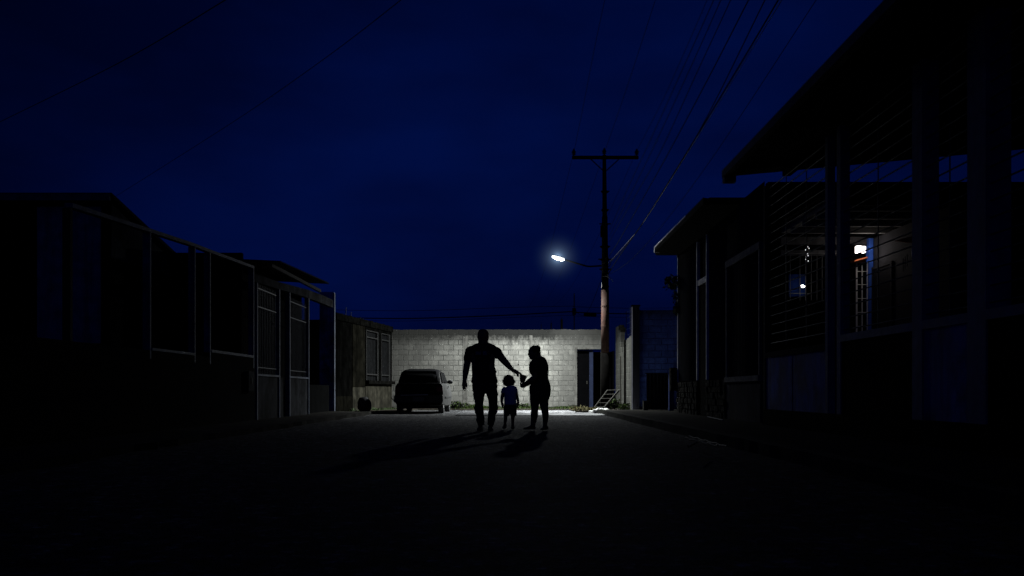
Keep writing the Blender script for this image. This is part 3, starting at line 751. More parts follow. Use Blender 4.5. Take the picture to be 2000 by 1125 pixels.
lt = at(1680.5, 487, 16.15)
r = thing('wall_lantern', 'small lit box lantern glowing beside the blue porch column', 'lantern', tuple(lt))
MB().box(lt.x - .075, lt.x - .004, lt.y - .05, lt.y + .05, lt.z - .06, lt.z + .055).box(lt.x + .006, lt.x + .075, lt.y - .05, lt.y + .05, lt.z - .06, lt.z + .045).build('glass', M['lantern_glow'], r)
MB().box(lt.x - .085, lt.x + .085, lt.y - .06, lt.y + .06, lt.z + .0565, lt.z + .08).box(lt.x - .003, lt.x + .005, lt.y - .06, lt.y - .052, lt.z - .06, lt.z + .056).build('cap', M['iron'], r)
MB().box(lt.x - .02, lt.x + .02, lt.y + .052, PW - .003, lt.z + .01, lt.z + .04).build('bracket', M['iron'], r)
def lamp(name, kind, loc, power, col, size=.05, parent=None):
    L = bpy.data.lights.new(name, kind); L.energy = power; L.color = col
    if kind == 'POINT': L.shadow_soft_size = size
    o = bpy.data.objects.new(name, L); COL.objects.link(o)
    if parent is not None:
        o.parent = parent; o.location = Vector(loc) - Vector(parent['_org'])
    else: o.location = loc
    return o
lamp('lantern_light', 'POINT', lt + Vector((0, -.24, -.03)), 2.0, (1, .90, .84), .06, r)
bp = at(1568, 559, 16.25)
r = thing('porch_bulb', 'small bright bulb shining behind the upright window bars', 'bulb', tuple(bp))
MB().ball(bp, .040, .03, .026, 12, 8).build('glass', M['bulb_glow'], r, True)
MB().tube([bp + Vector((.03, 0, .0)), bp + Vector((.075, .03, .012))], .010, 8).build('socket', M['white_iron'], r)
lamp('bulb_light', 'POINT', bp + Vector((0, -.08, 0)), .025, (1, .95, .9), .03, r)
q = at(1577, 488, 16.2)
r = thing('wind_chime', 'hanging ornament of small self-glowing pieces above the barred window', 'ornament', tuple(q))
rnd = random.Random(5)
for k in range(9):
    pp = q + Vector((rnd.uniform(-.035, .035), rnd.uniform(-.02, .02), .05 - k * .03 + rnd.uniform(-.01, .01)))
    MB().ball(pp, .009, .008, .012, 8, 6).build('glass_drop', M['chime_glow'], r, True)
MB().tube([q + Vector((0, 0, .3)), q + Vector((0, 0, -.2))], .003, 5).build('cord', M['iron'], r)

# metal bits on the pavement
r = thing('scrap_steel', 'rusty bent steel rods lying along the kerb in front of the grille fence', 'steel rods', (2.9, 9.3, .14))
def gp(px, py, z): Y = F * (CAMH - z) / (py - HZ); return Vector(((px - CX) / F * Y, Y, z))
for k, (p0, p1) in enumerate((((1338, 855), (1402, 871)), ((1346, 852), (1420, 872)), ((1344, 872.5), (1362, 863)))):
    a, c = gp(*p0, .155), gp(*p1, .155)
    MB().tube([a.lerp(c, i / 12) + Vector((0, 0, .008 * math.sin(i * 2.2 + k))) for i in range(13)], .009, 6).build('rod', M['steel'], r)
a, c = gp(1382, 815, .14), gp(1412, 821.5, .14)
tag(MB().tube([a + Vector((0, 0, .01)), c + Vector((0, 0, .01))], .012, 8).build('pipe', M['frame_paint']), 'thin pale pipe lying on the pavement by the stone base', 'pipe')

# ------------------------------------------------------------------ utility pole, lamp
PY = 32.3
def pp(px, py, Y=PY): return at(px, py, Y)
base = (3.30, PY, 0)
r = thing('utility_pole', 'tall rust streaked steel utility pole with a crossarm carrying three insulators', 'utility pole', base)
zs = [0, 1.3, 2.35, 4.6]
MB().tube([(3.30, PY, -.1), (3.30, PY, 2.06)], .155, 16, .15).build('base_tube', M['creo'], r, True)
MB().tube([(3.30, PY, 2.061), (3.30, PY, 4.30)], .145, 16, .135).build('rusty_tube', M['rust'], r, True)
MB().tube([(3.30, PY, 4.301), (3.285, PY, 6.9)], .125, 16, .10).build('upper_tube', M['creo'], r, True)
MB().tube([(3.285, PY, 6.901), (3.27, PY, 9.08)], .085, 14, .065).build('top_tube', M['creo'], r, True)
for z, rr in ((3.0, .15), (3.7, .148), (4.4, .145)):
    MB().tube([(3.30, PY, z), (3.30, PY, z + .05)], rr, 16).build('band', M['rust'], r)
xa, xb = pp(1117, 0).x, pp(1246, 0).x; zc = pp(0, 309).z
MB().box(xa, xb, PY - .16, PY - .07, zc - .06, zc + .05).build('crossarm', M['creo'], r)
for s in (-1, 1):
    e = Vector((3.28 + s * .50, PY - .11, zc - .06)); m_ = Vector((3.28 + s * .06, PY - .09, zc - .46))
    MB().tube([e, m_], .02, 6).build('brace', M['creo'], r)
for x in (xa + .06, 3.27, xb - .06):
    z = zc + .052 if x != 3.27 else 9.085
    b = MB().tube([(x, PY - .115 if x != 3.27 else PY, z - .01), (x, PY - .115 if x != 3.27 else PY, z + .06)], .022, 8)
    yy = PY - .115 if x != 3.27 else PY
    for k, (rr, dz_) in enumerate(((.075, .05), (.055, .10), (.085, .125), (.05, .17), (.03, .215))):
        b.tube([(x, yy, z + dz_), (x, yy, z + dz_ + .035)], rr, 12, rr * .8)
    b.build('insulator', M['porcelain'], r, False)
MB().box(3.17, 3.39, PY - .30, PY - .13, 4.34, 4.86).build('junction_box', M['creo'], r)
MB().box(3.12, 3.22, PY - .26, PY - .12, 6.15, 6.55).build('fuse_box', M['creo'], r)
for z, w in ((5.0, .20), (5.35, .24), (5.8, .18), (6.6, .2), (7.75, .15), (7.1, .13)):
    b = MB().tube([(3.29, PY, z), (3.29, PY, z + .06)], .155 if z < 6 else .12, 12); b.box(3.29 - w, 3.29 + w, PY - .12, PY - .08, z + .01, z + .05)
    b.build('clamp', M['creo'], r)
b = MB()
rnd = random.Random(11)
for k in range(9):
    z0 = rnd.uniform(4.8, 5.6); a0 = Vector((3.12 + rnd.random() * .1, PY - .2, z0)); a1 = Vector((3.12 + rnd.random() * .4, PY - .22, z0 + rnd.uniform(-.4, .5)))
    b.tube([a0, (a0 + a1) / 2 + Vector((rnd.uniform(-.12, .12), -.06, -.1)), a1], .010, 5)
b.build('loose_wires', M['cable'], r)
for k in range(3):
    a0 = pp(1178 + k * 4, 540 - k * 2, PY - .35); a1 = pp(1186 + k * 6, 540 + k * 5, PY - .35)
    MB().tube([a0, a1], .008, 5).build('tie_wire', M['bare_cable'], r)
MB().box(3.155, 3.17, PY - .2, PY - .17, 4.35, 4.55).build('tag_strip', M['white_iron'], r)

# street lamp
LY = 32.15
lh = at(1089, 503, LY)
le = at(1106, 508, LY)
r = thing('street_lamp', 'lit oval street lamp glowing white at the end of a bent arm on the pole', 'street lamp', tuple(at(1172, 520, PY)))
arm = [at(1176, 519, PY), at(1152, 520.5, 32.28), at(1144, 519.5, 32.26), at(1104, 507.5, LY + .02)]
MB().tube(arm, .030, 10).build('arm', M['creo'], r, True)
ax = (le - lh).normalized()
b = MB(); N = 14
rings = []
for i in range(N + 1):
    t = i / N; w = math.sin(math.pi * min(1, max(0, .06 + t * .90))) ** .6
    rings.append((lh + ax * (-.20 + .45 * t) + Vector((0, 0, .035)), .100 * w, .115 * w))
b2 = MB(); b2.loft([(c, a * .42, q_) for c, a, q_ in rings], 18); 
b2.build('housing', M['gutter'], r, True)
b3 = MB(); b3.loft([(c + Vector((0, 0, -.045)), a * .80, q_ * .9) for c, a, q_ in rings], 18)
b3.build('lens', M['lens'], r, True)
L = bpy.data.lights.new('lamp_light', 'POINT'); L.shadow_soft_size = .11; L.energy = 12500; L.color = (.93, .98, 1.0)
L.use_nodes = True                                  # luminaire's distribution: strongest straight down, little sideways
nt = L.node_tree; em = nt.nodes['Emission']
lt_ = nd(nt, 'ShaderNodeTexCoord'); ls = nd(nt, 'ShaderNodeSeparateXYZ'); nt.links.new(lt_.outputs['Normal'], ls.inputs[0])
cz = mth(nt, 'MAXIMUM', mth(nt, 'MULTIPLY', ls.outputs['Z'], -1), 0.0)
nt.links.new(mth(nt, 'MULTIPLY_ADD', mth(nt, 'POWER', cz, 2.3), 1.0, .010), em.inputs['Strength'])
lo = bpy.data.objects.new('lamp_light', L); COL.objects.link(lo); lo.parent = r
lo.location = lh + Vector((.0, 0, -.24)) - Vector(r['_org'])
lo.rotation_euler = (math.radians(3), math.radians(17), 0)

# lamp's halo: soft ball that glows by itself, nothing in it scatters
hz = MB().ball(lh, 1.5, 1.5, 1.5, 32, 20).build('lamp_halo', None or M['lens'], None, True, base=tuple(lh))
hm = bpy.data.materials.new('halo_glow'); hm.use_nodes = True
nt = hm.node_tree; nt.nodes.clear()
out = nd(nt, 'ShaderNodeOutputMaterial'); pv = nd(nt, 'ShaderNodeVolumePrincipled')
pv.inputs['Density'].default_value = 0.0
tc = nd(nt, 'ShaderNodeTexCoord')
ln = nd(nt, 'ShaderNodeVectorMath', operation='LENGTH'); nt.links.new(tc.outputs['Object'], ln.inputs[0])
d = ln.outputs['Value']
edge = ramp(nt, d, 1.05, .05)
g = mth(nt, 'DIVIDE', .022, mth(nt, 'MULTIPLY_ADD', mth(nt, 'MULTIPLY', d, d), 1.0, .003))
g = mth(nt, 'ADD', mth(nt, 'MULTIPLY', mth(nt, 'MULTIPLY', edge, edge), g), mth(nt, 'MULTIPLY', mth(nt, 'MULTIPLY', edge, edge), .016))
pv.inputs['Emission Color'].default_value = (.42, .66, 1.0, 1)
nt.links.new(g, pv.inputs['Emission Strength'])
nt.links.new(pv.outputs[0], out.inputs['Volume'])
hz.data.materials.clear(); hz.data.materials.append(hm)
tag(hz, kind='structure')

# ------------------------------------------------------------------ wires
def catmull(P, n=8):
    out = []
    for i in range(len(P) - 1):
        p0, p1, p2, p3 = P[max(i - 1, 0)], P[i], P[i + 1], P[min(i + 2, len(P) - 1)]
        for k in range(n):
            t = k / n
            out.append(.5 * ((2 * p1) + (-p0 + p2) * t + (2 * p0 - 5 * p1 + 4 * p2 - p3) * t * t + (-p0 + 3 * p1 - 3 * p2 + p3) * t ** 3))
    return out + [P[-1]]
GW = 'overhead wires running from the pole'
def wire(pts, r_, label, m='cable', X=None):
    x0 = pts[0][0]; X = X or (x0 - CX) / F * PY
    P = [at(px, py, X * F / (px - CX)) for px, py in pts]
    o = MB().tube(catmull(P), r_, 6).build('overhead_wire', M[m], None, True)
    tag(o, label, 'wire', GW)
wire([(1121, 297), (1140, 203), (1162, 90), (1181, 0), (1205, -120)], .0065, 'thin wire rising from the left insulator of the crossarm')
wire([(1181, 296), (1205, 228), (1231, 151), (1280, 0), (1320, -130)], .0065, 'thin wire rising from the middle insulator on the pole top')
wire([(1243, 296), (1272, 240), (1305, 173), (1381, 0), (1430, -120)], .0065, 'thin wire rising from the right insulator of the crossarm')
wire([(1190, 450), (1228, 364), (1265, 285), (1330, 142), (1394, 0), (1450, -130)], .0075, 'fine wire just right of the crossarm, second of the fine bundle', X=3.6)
wire([(1190, 462), (1236, 370), (1273, 295), (1345, 140), (1408, 0), (1460, -120)], .0075, 'fine wire third in the fine bundle beside the crossarm', X=3.6)
wire([(1190, 472), (1242, 380), (1288, 300), (1362, 140), (1427, 0), (1480, -120)], .008, 'fine wire nearest the thick cable in the fine bundle', X=3.6)
wire([(1187, 506), (1194, 493), (1209, 470), (1251, 396), (1305, 300), (1386, 148), (1462, 0), (1530, -130)], .010, 'thick dark cable left of the heaviest one, its lower end lit', X=3.46)
wire([(1186, 518), (1218, 485), (1254, 437), (1338, 304), (1398, 195), (1494, 0), (1560, -130)], .009, 'medium cable that joins the heaviest cable near the pole', X=3.46)
wire([(1188, 534), (1216, 491), (1256, 435), (1340, 300), (1440, 135), (1520, 0), (1600, -138)], .012, 'heaviest black cable sweeping from the pole to the top edge', X=3.46)
wire([(1186, 516), (1214, 486), (1255, 437), (1342, 300), (1444, 135), (1527, 0), (1605, -130)], .006, 'thin wire running close along the heaviest cable', 'bare_cable', X=3.46)
wire([(1190, 536), (1222, 516), (1252, 488), (1300, 432), (1397, 300), (1594, 0), (1660, -100)], .005, 'lowest thin wire curving out on the roof side of the pole', X=3.5)
wire([(1188, 545), (1160, 585), (1136, 605), (1122, 612)], .008, 'slack wire dropping from the pole toward the distant mast', X=None) if False else None
o = MB().tube([at(1180, 528, PY).lerp(at(1123, 604, 55), i / 12) - Vector((0, 0, .9 * math.sin(math.pi * i / 12))) for i in range(13)], .010, 6).build('overhead_wire', M['cable'])
tag(o, 'slack wire dropping from the pole toward the distant mast', 'wire', GW)
for (px, q_), lb in zip(((1119, 1104), (1178, 1150), (1240, 1200)), ('faint wire leaving the left insulator away beyond the wall', 'faint wire leaving the middle insulator away beyond the wall', 'faint wire leaving the right insulator away beyond the wall')):
    a = at(px, 303, PY); c = Vector((a.x - .6, 85, 8.6))
    o = MB().tube([a.lerp(c, i / 14) - Vector((0, 0, 1.0 * math.sin(math.pi * i / 14))) for i in range(15)], .006, 6).build('overhead_wire', M['cable']); tag(o, lb, 'wire', GW)
for P, lb, rr in (((at(-60, 268, 15), at(0, 238, 14), at(230, 124, 10.5), at(440, 0, 8), at(520, -52, 7.3)), 'upper thin wire crossing the left corner of the sky', .005),
                  ((at(222, 386, 17), at(330, 318, 14), at(480, 222, 11), at(640, 110, 8.4), at(783, 0, 6.8), at(860, -62, 6.2)), 'lower thin wire climbing from the gable roof across the sky', .0035)):
    tag(MB().tube(catmull(list(P)), rr, 6).build('overhead_wire', M['cable'], None, True), lb, 'wire', 'wires over the left houses')

# things beyond the end wall
DY = 55.0
r = thing('distant_mast', 'thin pale metal mast standing far beyond the block wall', 'mast', tuple(at(1121.5, 0, DY).xy) + (0,))
p = at(1121.5, 0, DY)
MB().tube([(p.x, DY, 0), (p.x, DY, at(0, 573, DY).z)], .036, 8).build('mast', M['bare_cable'], r)
MB().box(p.x - .12, p.x + .10, DY - .12, DY - .04, at(0, 615, DY).z, at(0, 602, DY).z).build('clamp_box', M['iron'], r)
for y0, y1, rr, lb in ((622, 609, .035, 'thick sagging cable strung low above the block wall'), (607, 598, .014, 'upper thin cable strung above the block wall'), (627, 616, .012, 'lowest thin cable strung above the block wall')):
    P = [at(640, y0 - 2, DY), at(770, y0, DY), at(860, y0 - 1.5, DY), at(980, y0 - 6, DY), at(1110, y1, DY), at(1122, y1 + 1, DY), at(1180, y1 + 3, DY), at(1260, y1 + 4, DY), at(1400, y1 + 2, DY)]
    tag(MB().tube(catmull(P), rr, 6).build('overhead_cable', M['cable'], None, True), lb, 'cable', 'cables beyond the block wall')
a, c = at(1140, 614.5, DY - .1), at(1165, 615.5, DY - .1)
tag(MB().tube([a, a.lerp(c, .06), a.lerp(c, .94), c], [.05, .11, .11, .05], 12).build('splice_case', M['cable'], None, True), 'dark cylindrical splice case hanging on the cable beyond the wall', 'splice case')
for px, y0, w, lb in ((1076.5, 631, 2, 'slim dark stub column rising behind the block wall'), (1097, 624, 4, 'thicker dark stub column nearer the mast behind the block wall'), (1057, 634, 1, 'thinnest dark stub rising behind the block wall')):
    p = at(px, y0, 38); w_ = w / F * 38 / 2
    tag(MB().box(p.x - w_, p.x + w_, 37.9, 38.1, 0, p.z).box(p.x - w_ * .4, p.x - w_ * .1, 37.99, 38.01, p.z, p.z + .12).box(p.x + w_ * .2, p.x + w_ * .5, 37.99, 38.01, p.z, p.z + .08).build('stub_column', M['darkwall']), lb, 'column', 'stub columns beyond the wall')

# ------------------------------------------------------------------ ladder, weeds, grass
r = thing('step_ladder', 'short rusty metal ladder leaning by the pole at the end of the pavement', 'ladder', (3.2, 31.6, .06))
lz = .06
a0, a1 = at(1161, 795.5, 31.75), at(1187, 761.5, 31.95); c0, c1 = at(1179.5, 796, 31.4), at(1209, 761, 31.6)
for q0, q1 in ((a0, a1), (c0, c1)):
    dsh = Vector((0, 0, lz + .01 - q0.z)) * 0
    MB().tube([q0, q1], .019, 8).build('rail', M['steel'], r)
MB().tube([c0 + Vector((.05, .03, .02)), c1 + Vector((.05, .03, 0))], .016, 8).build('brace_rail', M['steel'], r)
for t in (.02, .26, .5, .74, .98):
    MB().tube([a0.lerp(a1, t + .0), c0.lerp(c1, t)], .013, 8).build('rung', M['steel'], r)

def grass(name, n, fn, hmax, mats, seed):
    rnd = random.Random(seed); b = MB()
    for i in range(n):
        x, y, z, s = fn(rnd); h = hmax * s * rnd.uniform(.35, 1)
        a = rnd.uniform(0, 6.28); w = .010 + .012 * rnd.random(); lean = Vector((math.cos(a), math.sin(a), 0)) * h * rnd.uniform(.1, .8)
        u = Vector((-math.sin(a), math.cos(a), 0)) * w; p = Vector((x, y, z))
        b.add([p - u, p + u, p + lean * .5 + Vector((0, 0, h * .7)) + u * .8, p + lean + Vector((0, 0, h)), p + lean * .5 + Vector((0, 0, h * .7)) - u * .8], [(0, 1, 2, 3, 4)])
    return tag(b.build(name, mats, base=(0, 0, 0)), kind='stuff', cat='grass')
def g1(rnd):
    x = rnd.uniform(WX(850), WX(1130)); y = WY - .08 - abs(rnd.gauss(0, .22))
    c = max(0, noise.noise(Vector((x * 1.1, 3, 0))) + .42)
    return x, y, .03, .15 + c
grass('grass', 5200, g1, .20, M['leaf'], 2)['label'] = 'low weedy grass growing along the foot of the block wall'
def g2(rnd):
    x = rnd.uniform(2.15, 3.1); y = rnd.uniform(31.0, 34.6); return x, y, .04, max(.1, noise.noise(Vector((x * 3, y * 2, 1))) + .4)
grass('grass', 700, g2, .20, M['dry'], 3)['label'] = 'dry grass tufts on the earth beside the broken kerb'
def g3(rnd):
    t = rnd.random(); p = A.lerp(B, t) + nv * (.05 + abs(rnd.gauss(0, .15))); return p.x, p.y, .03, max(.1, noise.noise(Vector((p.y * 2, 1, 1))) + .35)
grass('grass', 700, g3, .16, M['leaf_dark'], 4)['label'] = 'sparse weeds at the foot of the stained house front'
leafy('weed_plant', 'bushy green weed at the foot of the block wall beside the car', 'weed', (WX(885), WY - .35, .04), 260, (.34, .2, .26), .10, M['leaf'], 'weeds along the walls', seed=21)
leafy('weed_plant', 'bushy green weed behind the man at the wall foot', 'weed', (WX(905), WY - .30, .04), 170, (.3, .2, .20), .09, M['leaf'], 'weeds along the walls', seed=22)
leafy('weed_plant', 'leafy weed between the man and the child at the wall foot', 'weed', (WX(1018), WY - .30, .04), 180, (.34, .2, .17), .09, M['leaf'], 'weeds along the walls', seed=23)
leafy('weed_plant', 'tall leafy weed growing right of the ladder by the grey block wall', 'weed', (at(1200, 0, 32.6).x, 32.6, .06), 200, (.17, .14, .34), .10, M['leaf'], 'weeds along the walls', seed=24)
leafy('weed_plant', 'low leafy weed at the foot of the dark gate pillar', 'weed', (at(1222, 0, 31.3).x, 31.2, .06), 220, (.24, .14, .22), .09, M['leaf'], 'weeds along the walls', seed=25)
rnd = random.Random(9)
for k, (px, py_, s) in enumerate(((1165, 806, .10), (1171, 804.5, .13), (1185, 804, .08))):
    q0 = gp(px, py_, .02)
    b = MB().ball((q0.x, q0.y, .08), s * 1.3, s, s * .55, 10, 7)
    for v in b.v: v += Vector((noise.noise(v * 11), noise.noise(v * 11 + Vector((3, 0, 0))), noise.noise(v * 11 + Vector((0, 3, 0))))) * .05
    tag(b.build('rubble_chunk', M['concrete']), ['pale rubble chunk at the road edge where the kerb ends', 'largest pale rubble chunk on the broken kerb end', 'small rubble chunk on the lit driveway'][k], 'rubble', 'broken concrete at the kerb end')

# ------------------------------------------------------------------ parked car (rear towards us)
CYR = 28.75
cxm = (818 - CX) / F * CYR
r = thing('parked_car', 'small grey hatchback parked tail first toward the camera against the block wall', 'car', (cxm, CYR + 1.9, 0))
yaw = math.radians(-.6)
def car(x, y, z):
    c, s = math.cos(yaw), math.sin(yaw)
    return Vector((cxm + x * c - y * s, CYR + x * s + y * c, z))
def shell(stations, ring):
    b = MB(); n = len(ring(*stations[0][1:]))
    for st in stations:
        for x, z in ring(*st[1:]): b.v.append(car(x, st[0], z))
    for i in range(len(stations) - 1):
        for j in range(n): b.f.append((i * n + j, i * n + (j + 1) % n, (i + 1) * n + (j + 1) % n, (i + 1) * n + j))
    b.f.append(tuple(range(n))[::-1]); b.f.append(tuple(range((len(stations) - 1) * n, len(stations) * n)))
    return b
def ring_low(w, z0, z1, rr=.10):
    pts = [(-w + .10, z0), (w - .10, z0), (w - .03, z0 + .05), (w, z0 + .22), (w, z0 + (z1 - z0) * .62), (w - .02, z1 - .09), (w - .06, z1 - .025), (w - .13, z1)]
    return pts + [(-x, z) for x, z in pts[::-1] if (x, z) not in ((-w + .10, z0), (w - .10, z0))]
def ring_top(wb, wt, zb, zt):
    pts = [(wb, zb), (wb * .4 + wt * .6, zb + (zt - zb) * .62), (wt + .015, zt - .09), (wt - .05, zt - .03), (wt - .2, zt)]
    return pts + [(-x, z) for x, z in pts[::-1]]
b = shell([(.0, .70, .34, .86), (.05, .76, .27, .97), (.35, .785, .24, .99), (1.2, .80, .20, .99), (2.6, .80, .20, .97), (3.0, .79, .20, .93), (3.6, .76, .22, .84), (3.75, .70, .30, .74)], ring_low)
b2 = shell([(.12, .69, .64, .95, .98), (.30, .685, .60, .95, 1.25), (.52, .68, .575, .95, 1.42), (1.0, .68, .575, .95, 1.445), (1.7, .68, .575, .95, 1.43), (2.05, .68, .57, .95, 1.37), (2.75, .70, .66, .93, .97)], ring_top)
b.add(b2.v, b2.f)
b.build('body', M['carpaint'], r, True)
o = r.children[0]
o.data.materials.append(M['car_shade'])
for p in o.data.polygons:                            # shade painted into the tail, roof and glasshouse
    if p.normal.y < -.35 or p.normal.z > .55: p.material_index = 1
mod = o.modifiers.new('s', 'EDGE_SPLIT'); mod.split_angle = math.radians(38)
def cq(name, pts, m, par=r, th=.012, d=(0, -1, 0)):
    return MB().prism([car(*p) for p in pts], Vector(d) * th).build(name, m, par)
cq('rear_window', [(-.575, .205, 1.05), (.575, .205, 1.05), (.50, .42, 1.345), (-.50, .42, 1.345)], M['carglass'], th=.025, d=(0, -.8, .6))
for s in (-1, 1):
    q = [(s * .695, .42, 1.0), (s * .695, 1.25, 1.0), (s * .605, 1.25, 1.34), (s * .615, .62, 1.34)]
    cq('side_window', q, M['carglass'], th=.014, d=(s, 0, .2))
    q = [(s * .698, 1.32, 1.0), (s * .708, 2.35, .99), (s * .615, 1.98, 1.32), (s * .606, 1.32, 1.34)]
    cq('side_window', q, M['carglass'], th=.014, d=(s, 0, .2))
    MB().box(*sorted((0, .0)), 0, 0, 0, 0) if False else None
    t = MB(); pts = [(s * .755, .0, .70), (s * .56, -.012, .70), (s * .56, -.012, .86), (s * .74, .0, .86)]
    t.prism([car(*p) for p in pts], (0, -.02, 0)); t.build('tail_light', M['taillight'], r)
    q0 = car(s * .74, 2.12, 1.02)
    mm = MB(); mm.loft([(q0 + Vector((s * .0, 0, 0)), .03, .04), (q0 + Vector((s * .05, -.02, .01)), .07, .05), (q0 + Vector((s * .15, -.02, .01)), .065, .04), (q0 + Vector((s * .17, -.02, .01)), .03, .02)], 12)
    mr = mm.build('wing_mirror', M['trim'], r, True)
    cq('mirror_arm', [(s * .70, 2.08, .985), (s * .77, 2.08, .985), (s * .77, 2.08, 1.01), (s * .70, 2.08, 1.01)], M['trim'], mr, .05, (0, 1, 0))
    for yy in (1.33, ):
        cq('door_handle', [(s * .803, yy, .84), (s * .803, yy + .18, .84), (s * .803, yy + .18, .875), (s * .803, yy, .875)], M['trim'], th=.03, d=(s, 0, 0))
    cq('rub_strip', [(s * .801, .45, .50), (s * .801, 2.9, .50), (s * .801, 2.9, .545), (s * .801, .45, .545)], M['trim'], th=.012, d=(s, 0, 0))
    for yy in (.55, 2.95):
        cc = car(s * .66, yy, .285)
        wl = MB(); R = .285; wv = .085
        prof = [(.15, -wv), (R - .03, -wv), (R, -wv + .03), (R, wv - .03), (R - .03, wv), (.15, wv)]
        n = 24
        for j in range(n):
            a = 2 * math.pi * j / n
            for rr, xx in prof: wl.v.append(cc + Vector((xx, rr * math.cos(a), rr * math.sin(a))))
        k = len(prof)
        for j in range(n):
            for i in range(k - 1): wl.f.append((j * k + i, j * k + i + 1, ((j + 1) % n) * k + i + 1, ((j + 1) % n) * k + i))
        we = wl.build('wheel', M['rubber'], r, True)
        rm = MB().tube([cc + Vector((-.07, 0, 0)), cc + Vector((.07 * 1, 0, 0))], .16, 20); rm.tube([cc + Vector((s * .07, 0, 0)), cc + Vector((s * .082, 0, 0))], .06, 12)
        rm.build('rim', M['gutter'], we)
bp_ = MB().prism([car(-.76, -.02, .36), car(.76, -.02, .36), car(.77, -.02, .40), car(.77, -.02, .56), car(.74, -.02, .60), car(-.74, -.02, .60), car(-.77, -.02, .56), car(-.77, -.02, .40)], (0, -.10, 0)).build('rear_bumper', M['trim'], r)
cq('bumper_strip', [(-.56, -.121, .585), (.30, -.121, .597), (.30, -.121, .612), (-.56, -.121, .60)], M['chrome'], bp_, .006)
pl = cq('number_plate', [(-.17, -.121, .40), (.17, -.121, .40), (.17, -.121, .53), (-.17, -.121, .53)], M['plate'], r, .008)
MB().prism([car(-.60, -.012, .70), car(-.56, -.012, .70), car(-.56, -.012, .84), car(-.60, -.012, .84)], (0, -.03, 0)).build('tail_light_trim', M['trim'], r)
MB().tube([car(.35, .10, .24), car(.35, -.10, .25)], .025, 10).build('exhaust', M['steel'], r)
cq('hatch_seam', [(-.60, -.004, .64), (.60, -.004, .64), (.60, -.004, .648), (-.60, -.004, .648)], M['ink'], r, .004)
MB().box(*(lambda c: (c.x - .58, c.x + .58, c.y + .3, c.y + 2.9, .16, .24))(car(0, 0, 0))).build('underbody', M['trim'], r)
a = at(770, 783, 28.9)
tag(MB().tube([a + Vector((-.10, 0, .10)), a, a + Vector((.14, 0, -.16)), a + Vector((.18, .02, -.45))], .014, 6).build('bent_stick', M['timber']), 'dark stick poking up between the stained wall and the car', 'stick')

# ------------------------------------------------------------------ people
ZS = 4.6885
class Body:
    """rings given in crop pixels of the photo, turned into metres at the person's own distance"""
    def __init__(s, Y): s.Y = Y; s.k = Y / F / ZS
    def p(s, zx, zy, dy=0):
        Y = s.Y + dy; return at(860 + zx / ZS, 620 + zy / ZS, Y)
    def limb(s, mb, rows, n=18):                 # rows: zx, zy, half width px, depth/width ratio (or None), dy
        R = []
        for row in rows:
            zx, zy, w = row[:3]; q = row[3] if len(row) > 3 else 1.0; dy = row[4] if len(row) > 4 else 0
            R.append((s.p(zx, zy, dy), w * s.k, w * s.k * q))
        return mb.loft(R, n)
    def ball(s, mb, zx, zy, rx, rz, ry, dy=0):
        return mb.ball(s.p(zx, zy, dy), rx * s.k, ry * s.k, rz * s.k, 18, 12)
    def finger(s, mb, pts, w):
        w *= 1.15
        P = [s.p(*q) for q in pts]
        rr = [w * s.k * (1 - .3 * i / (len(P) - 1)) for i in range(len(P))]
        mb.tube(P, rr, 8); mb.ball(P[-1], rr[-1], rr[-1], rr[-1], 8, 6)

def face(B, mb, zx, zy, rx, rz, ry, fx, fy):      # brow, nose, lips, chin and ears on a head that looks along (fx, fy)
    d = Vector((fx, fy, 0)).normalized(); u = Vector((-d.y, d.x, 0)); c = B.p(zx, zy); k = B.k
    f = c + d * ry * k * .97
    mb.loft([(f + Vector((0, 0, .14 * rz * k)), .09 * rx * k, .05 * ry * k), (f + d * .10 * ry * k + Vector((0, 0, -.02 * rz * k)), .12 * rx * k, .08 * ry * k), (f + d * .22 * ry * k + Vector((0, 0, -.18 * rz * k)), .17 * rx * k, .12 * ry * k), (f + d * .02 * ry * k + Vector((0, 0, -.27 * rz * k)), .12 * rx * k, .08 * ry * k)], 10)
    mb.ball(f + d * -.05 * ry * k + Vector((0, 0, -.43 * rz * k)), .26 * rx * k, .13 * ry * k, .07 * rz * k, 10, 8)
    mb.ball(c + d * ry * k * .62 + Vector((0, 0, -.74 * rz * k)), .36 * rx * k, .34 * ry * k, .24 * rz * k, 12, 8)
    for s in (-1, 1):
        mb.ball(f - d * .13 * ry * k + u * s * .36 * rx * k + Vector((0, 0, .13 * rz * k)), .24 * rx * k, .12 * ry * k, .06 * rz * k, 10, 8)
        mb.ball(c + u * s * rx * k * 1.0 - Vector((0, 0, .05 * rz * k)), .10 * rx * k if abs(u.x) > .5 else .25 * rx * k, .25 * ry * k if abs(u.x) > .5 else .1 * rx * k, .26 * rz * k, 10, 8)

def eyes(B, par, zx, zy, rx, rz, ry, fx, fy):
    d = Vector((fx, fy, 0)).normalized(); u = Vector((-d.y, d.x, 0)); c = B.p(zx, zy); k = B.k
    for s in (-1, 1):
        e = c + d * ry * k * .86 + u * s * .38 * rx * k + Vector((0, 0, .01))
        MB().ball(e, .013 * rx / 45, .013 * rx / 45, .012 * rx / 45, 10, 8).build('eye', M['porcelain'], par, True)

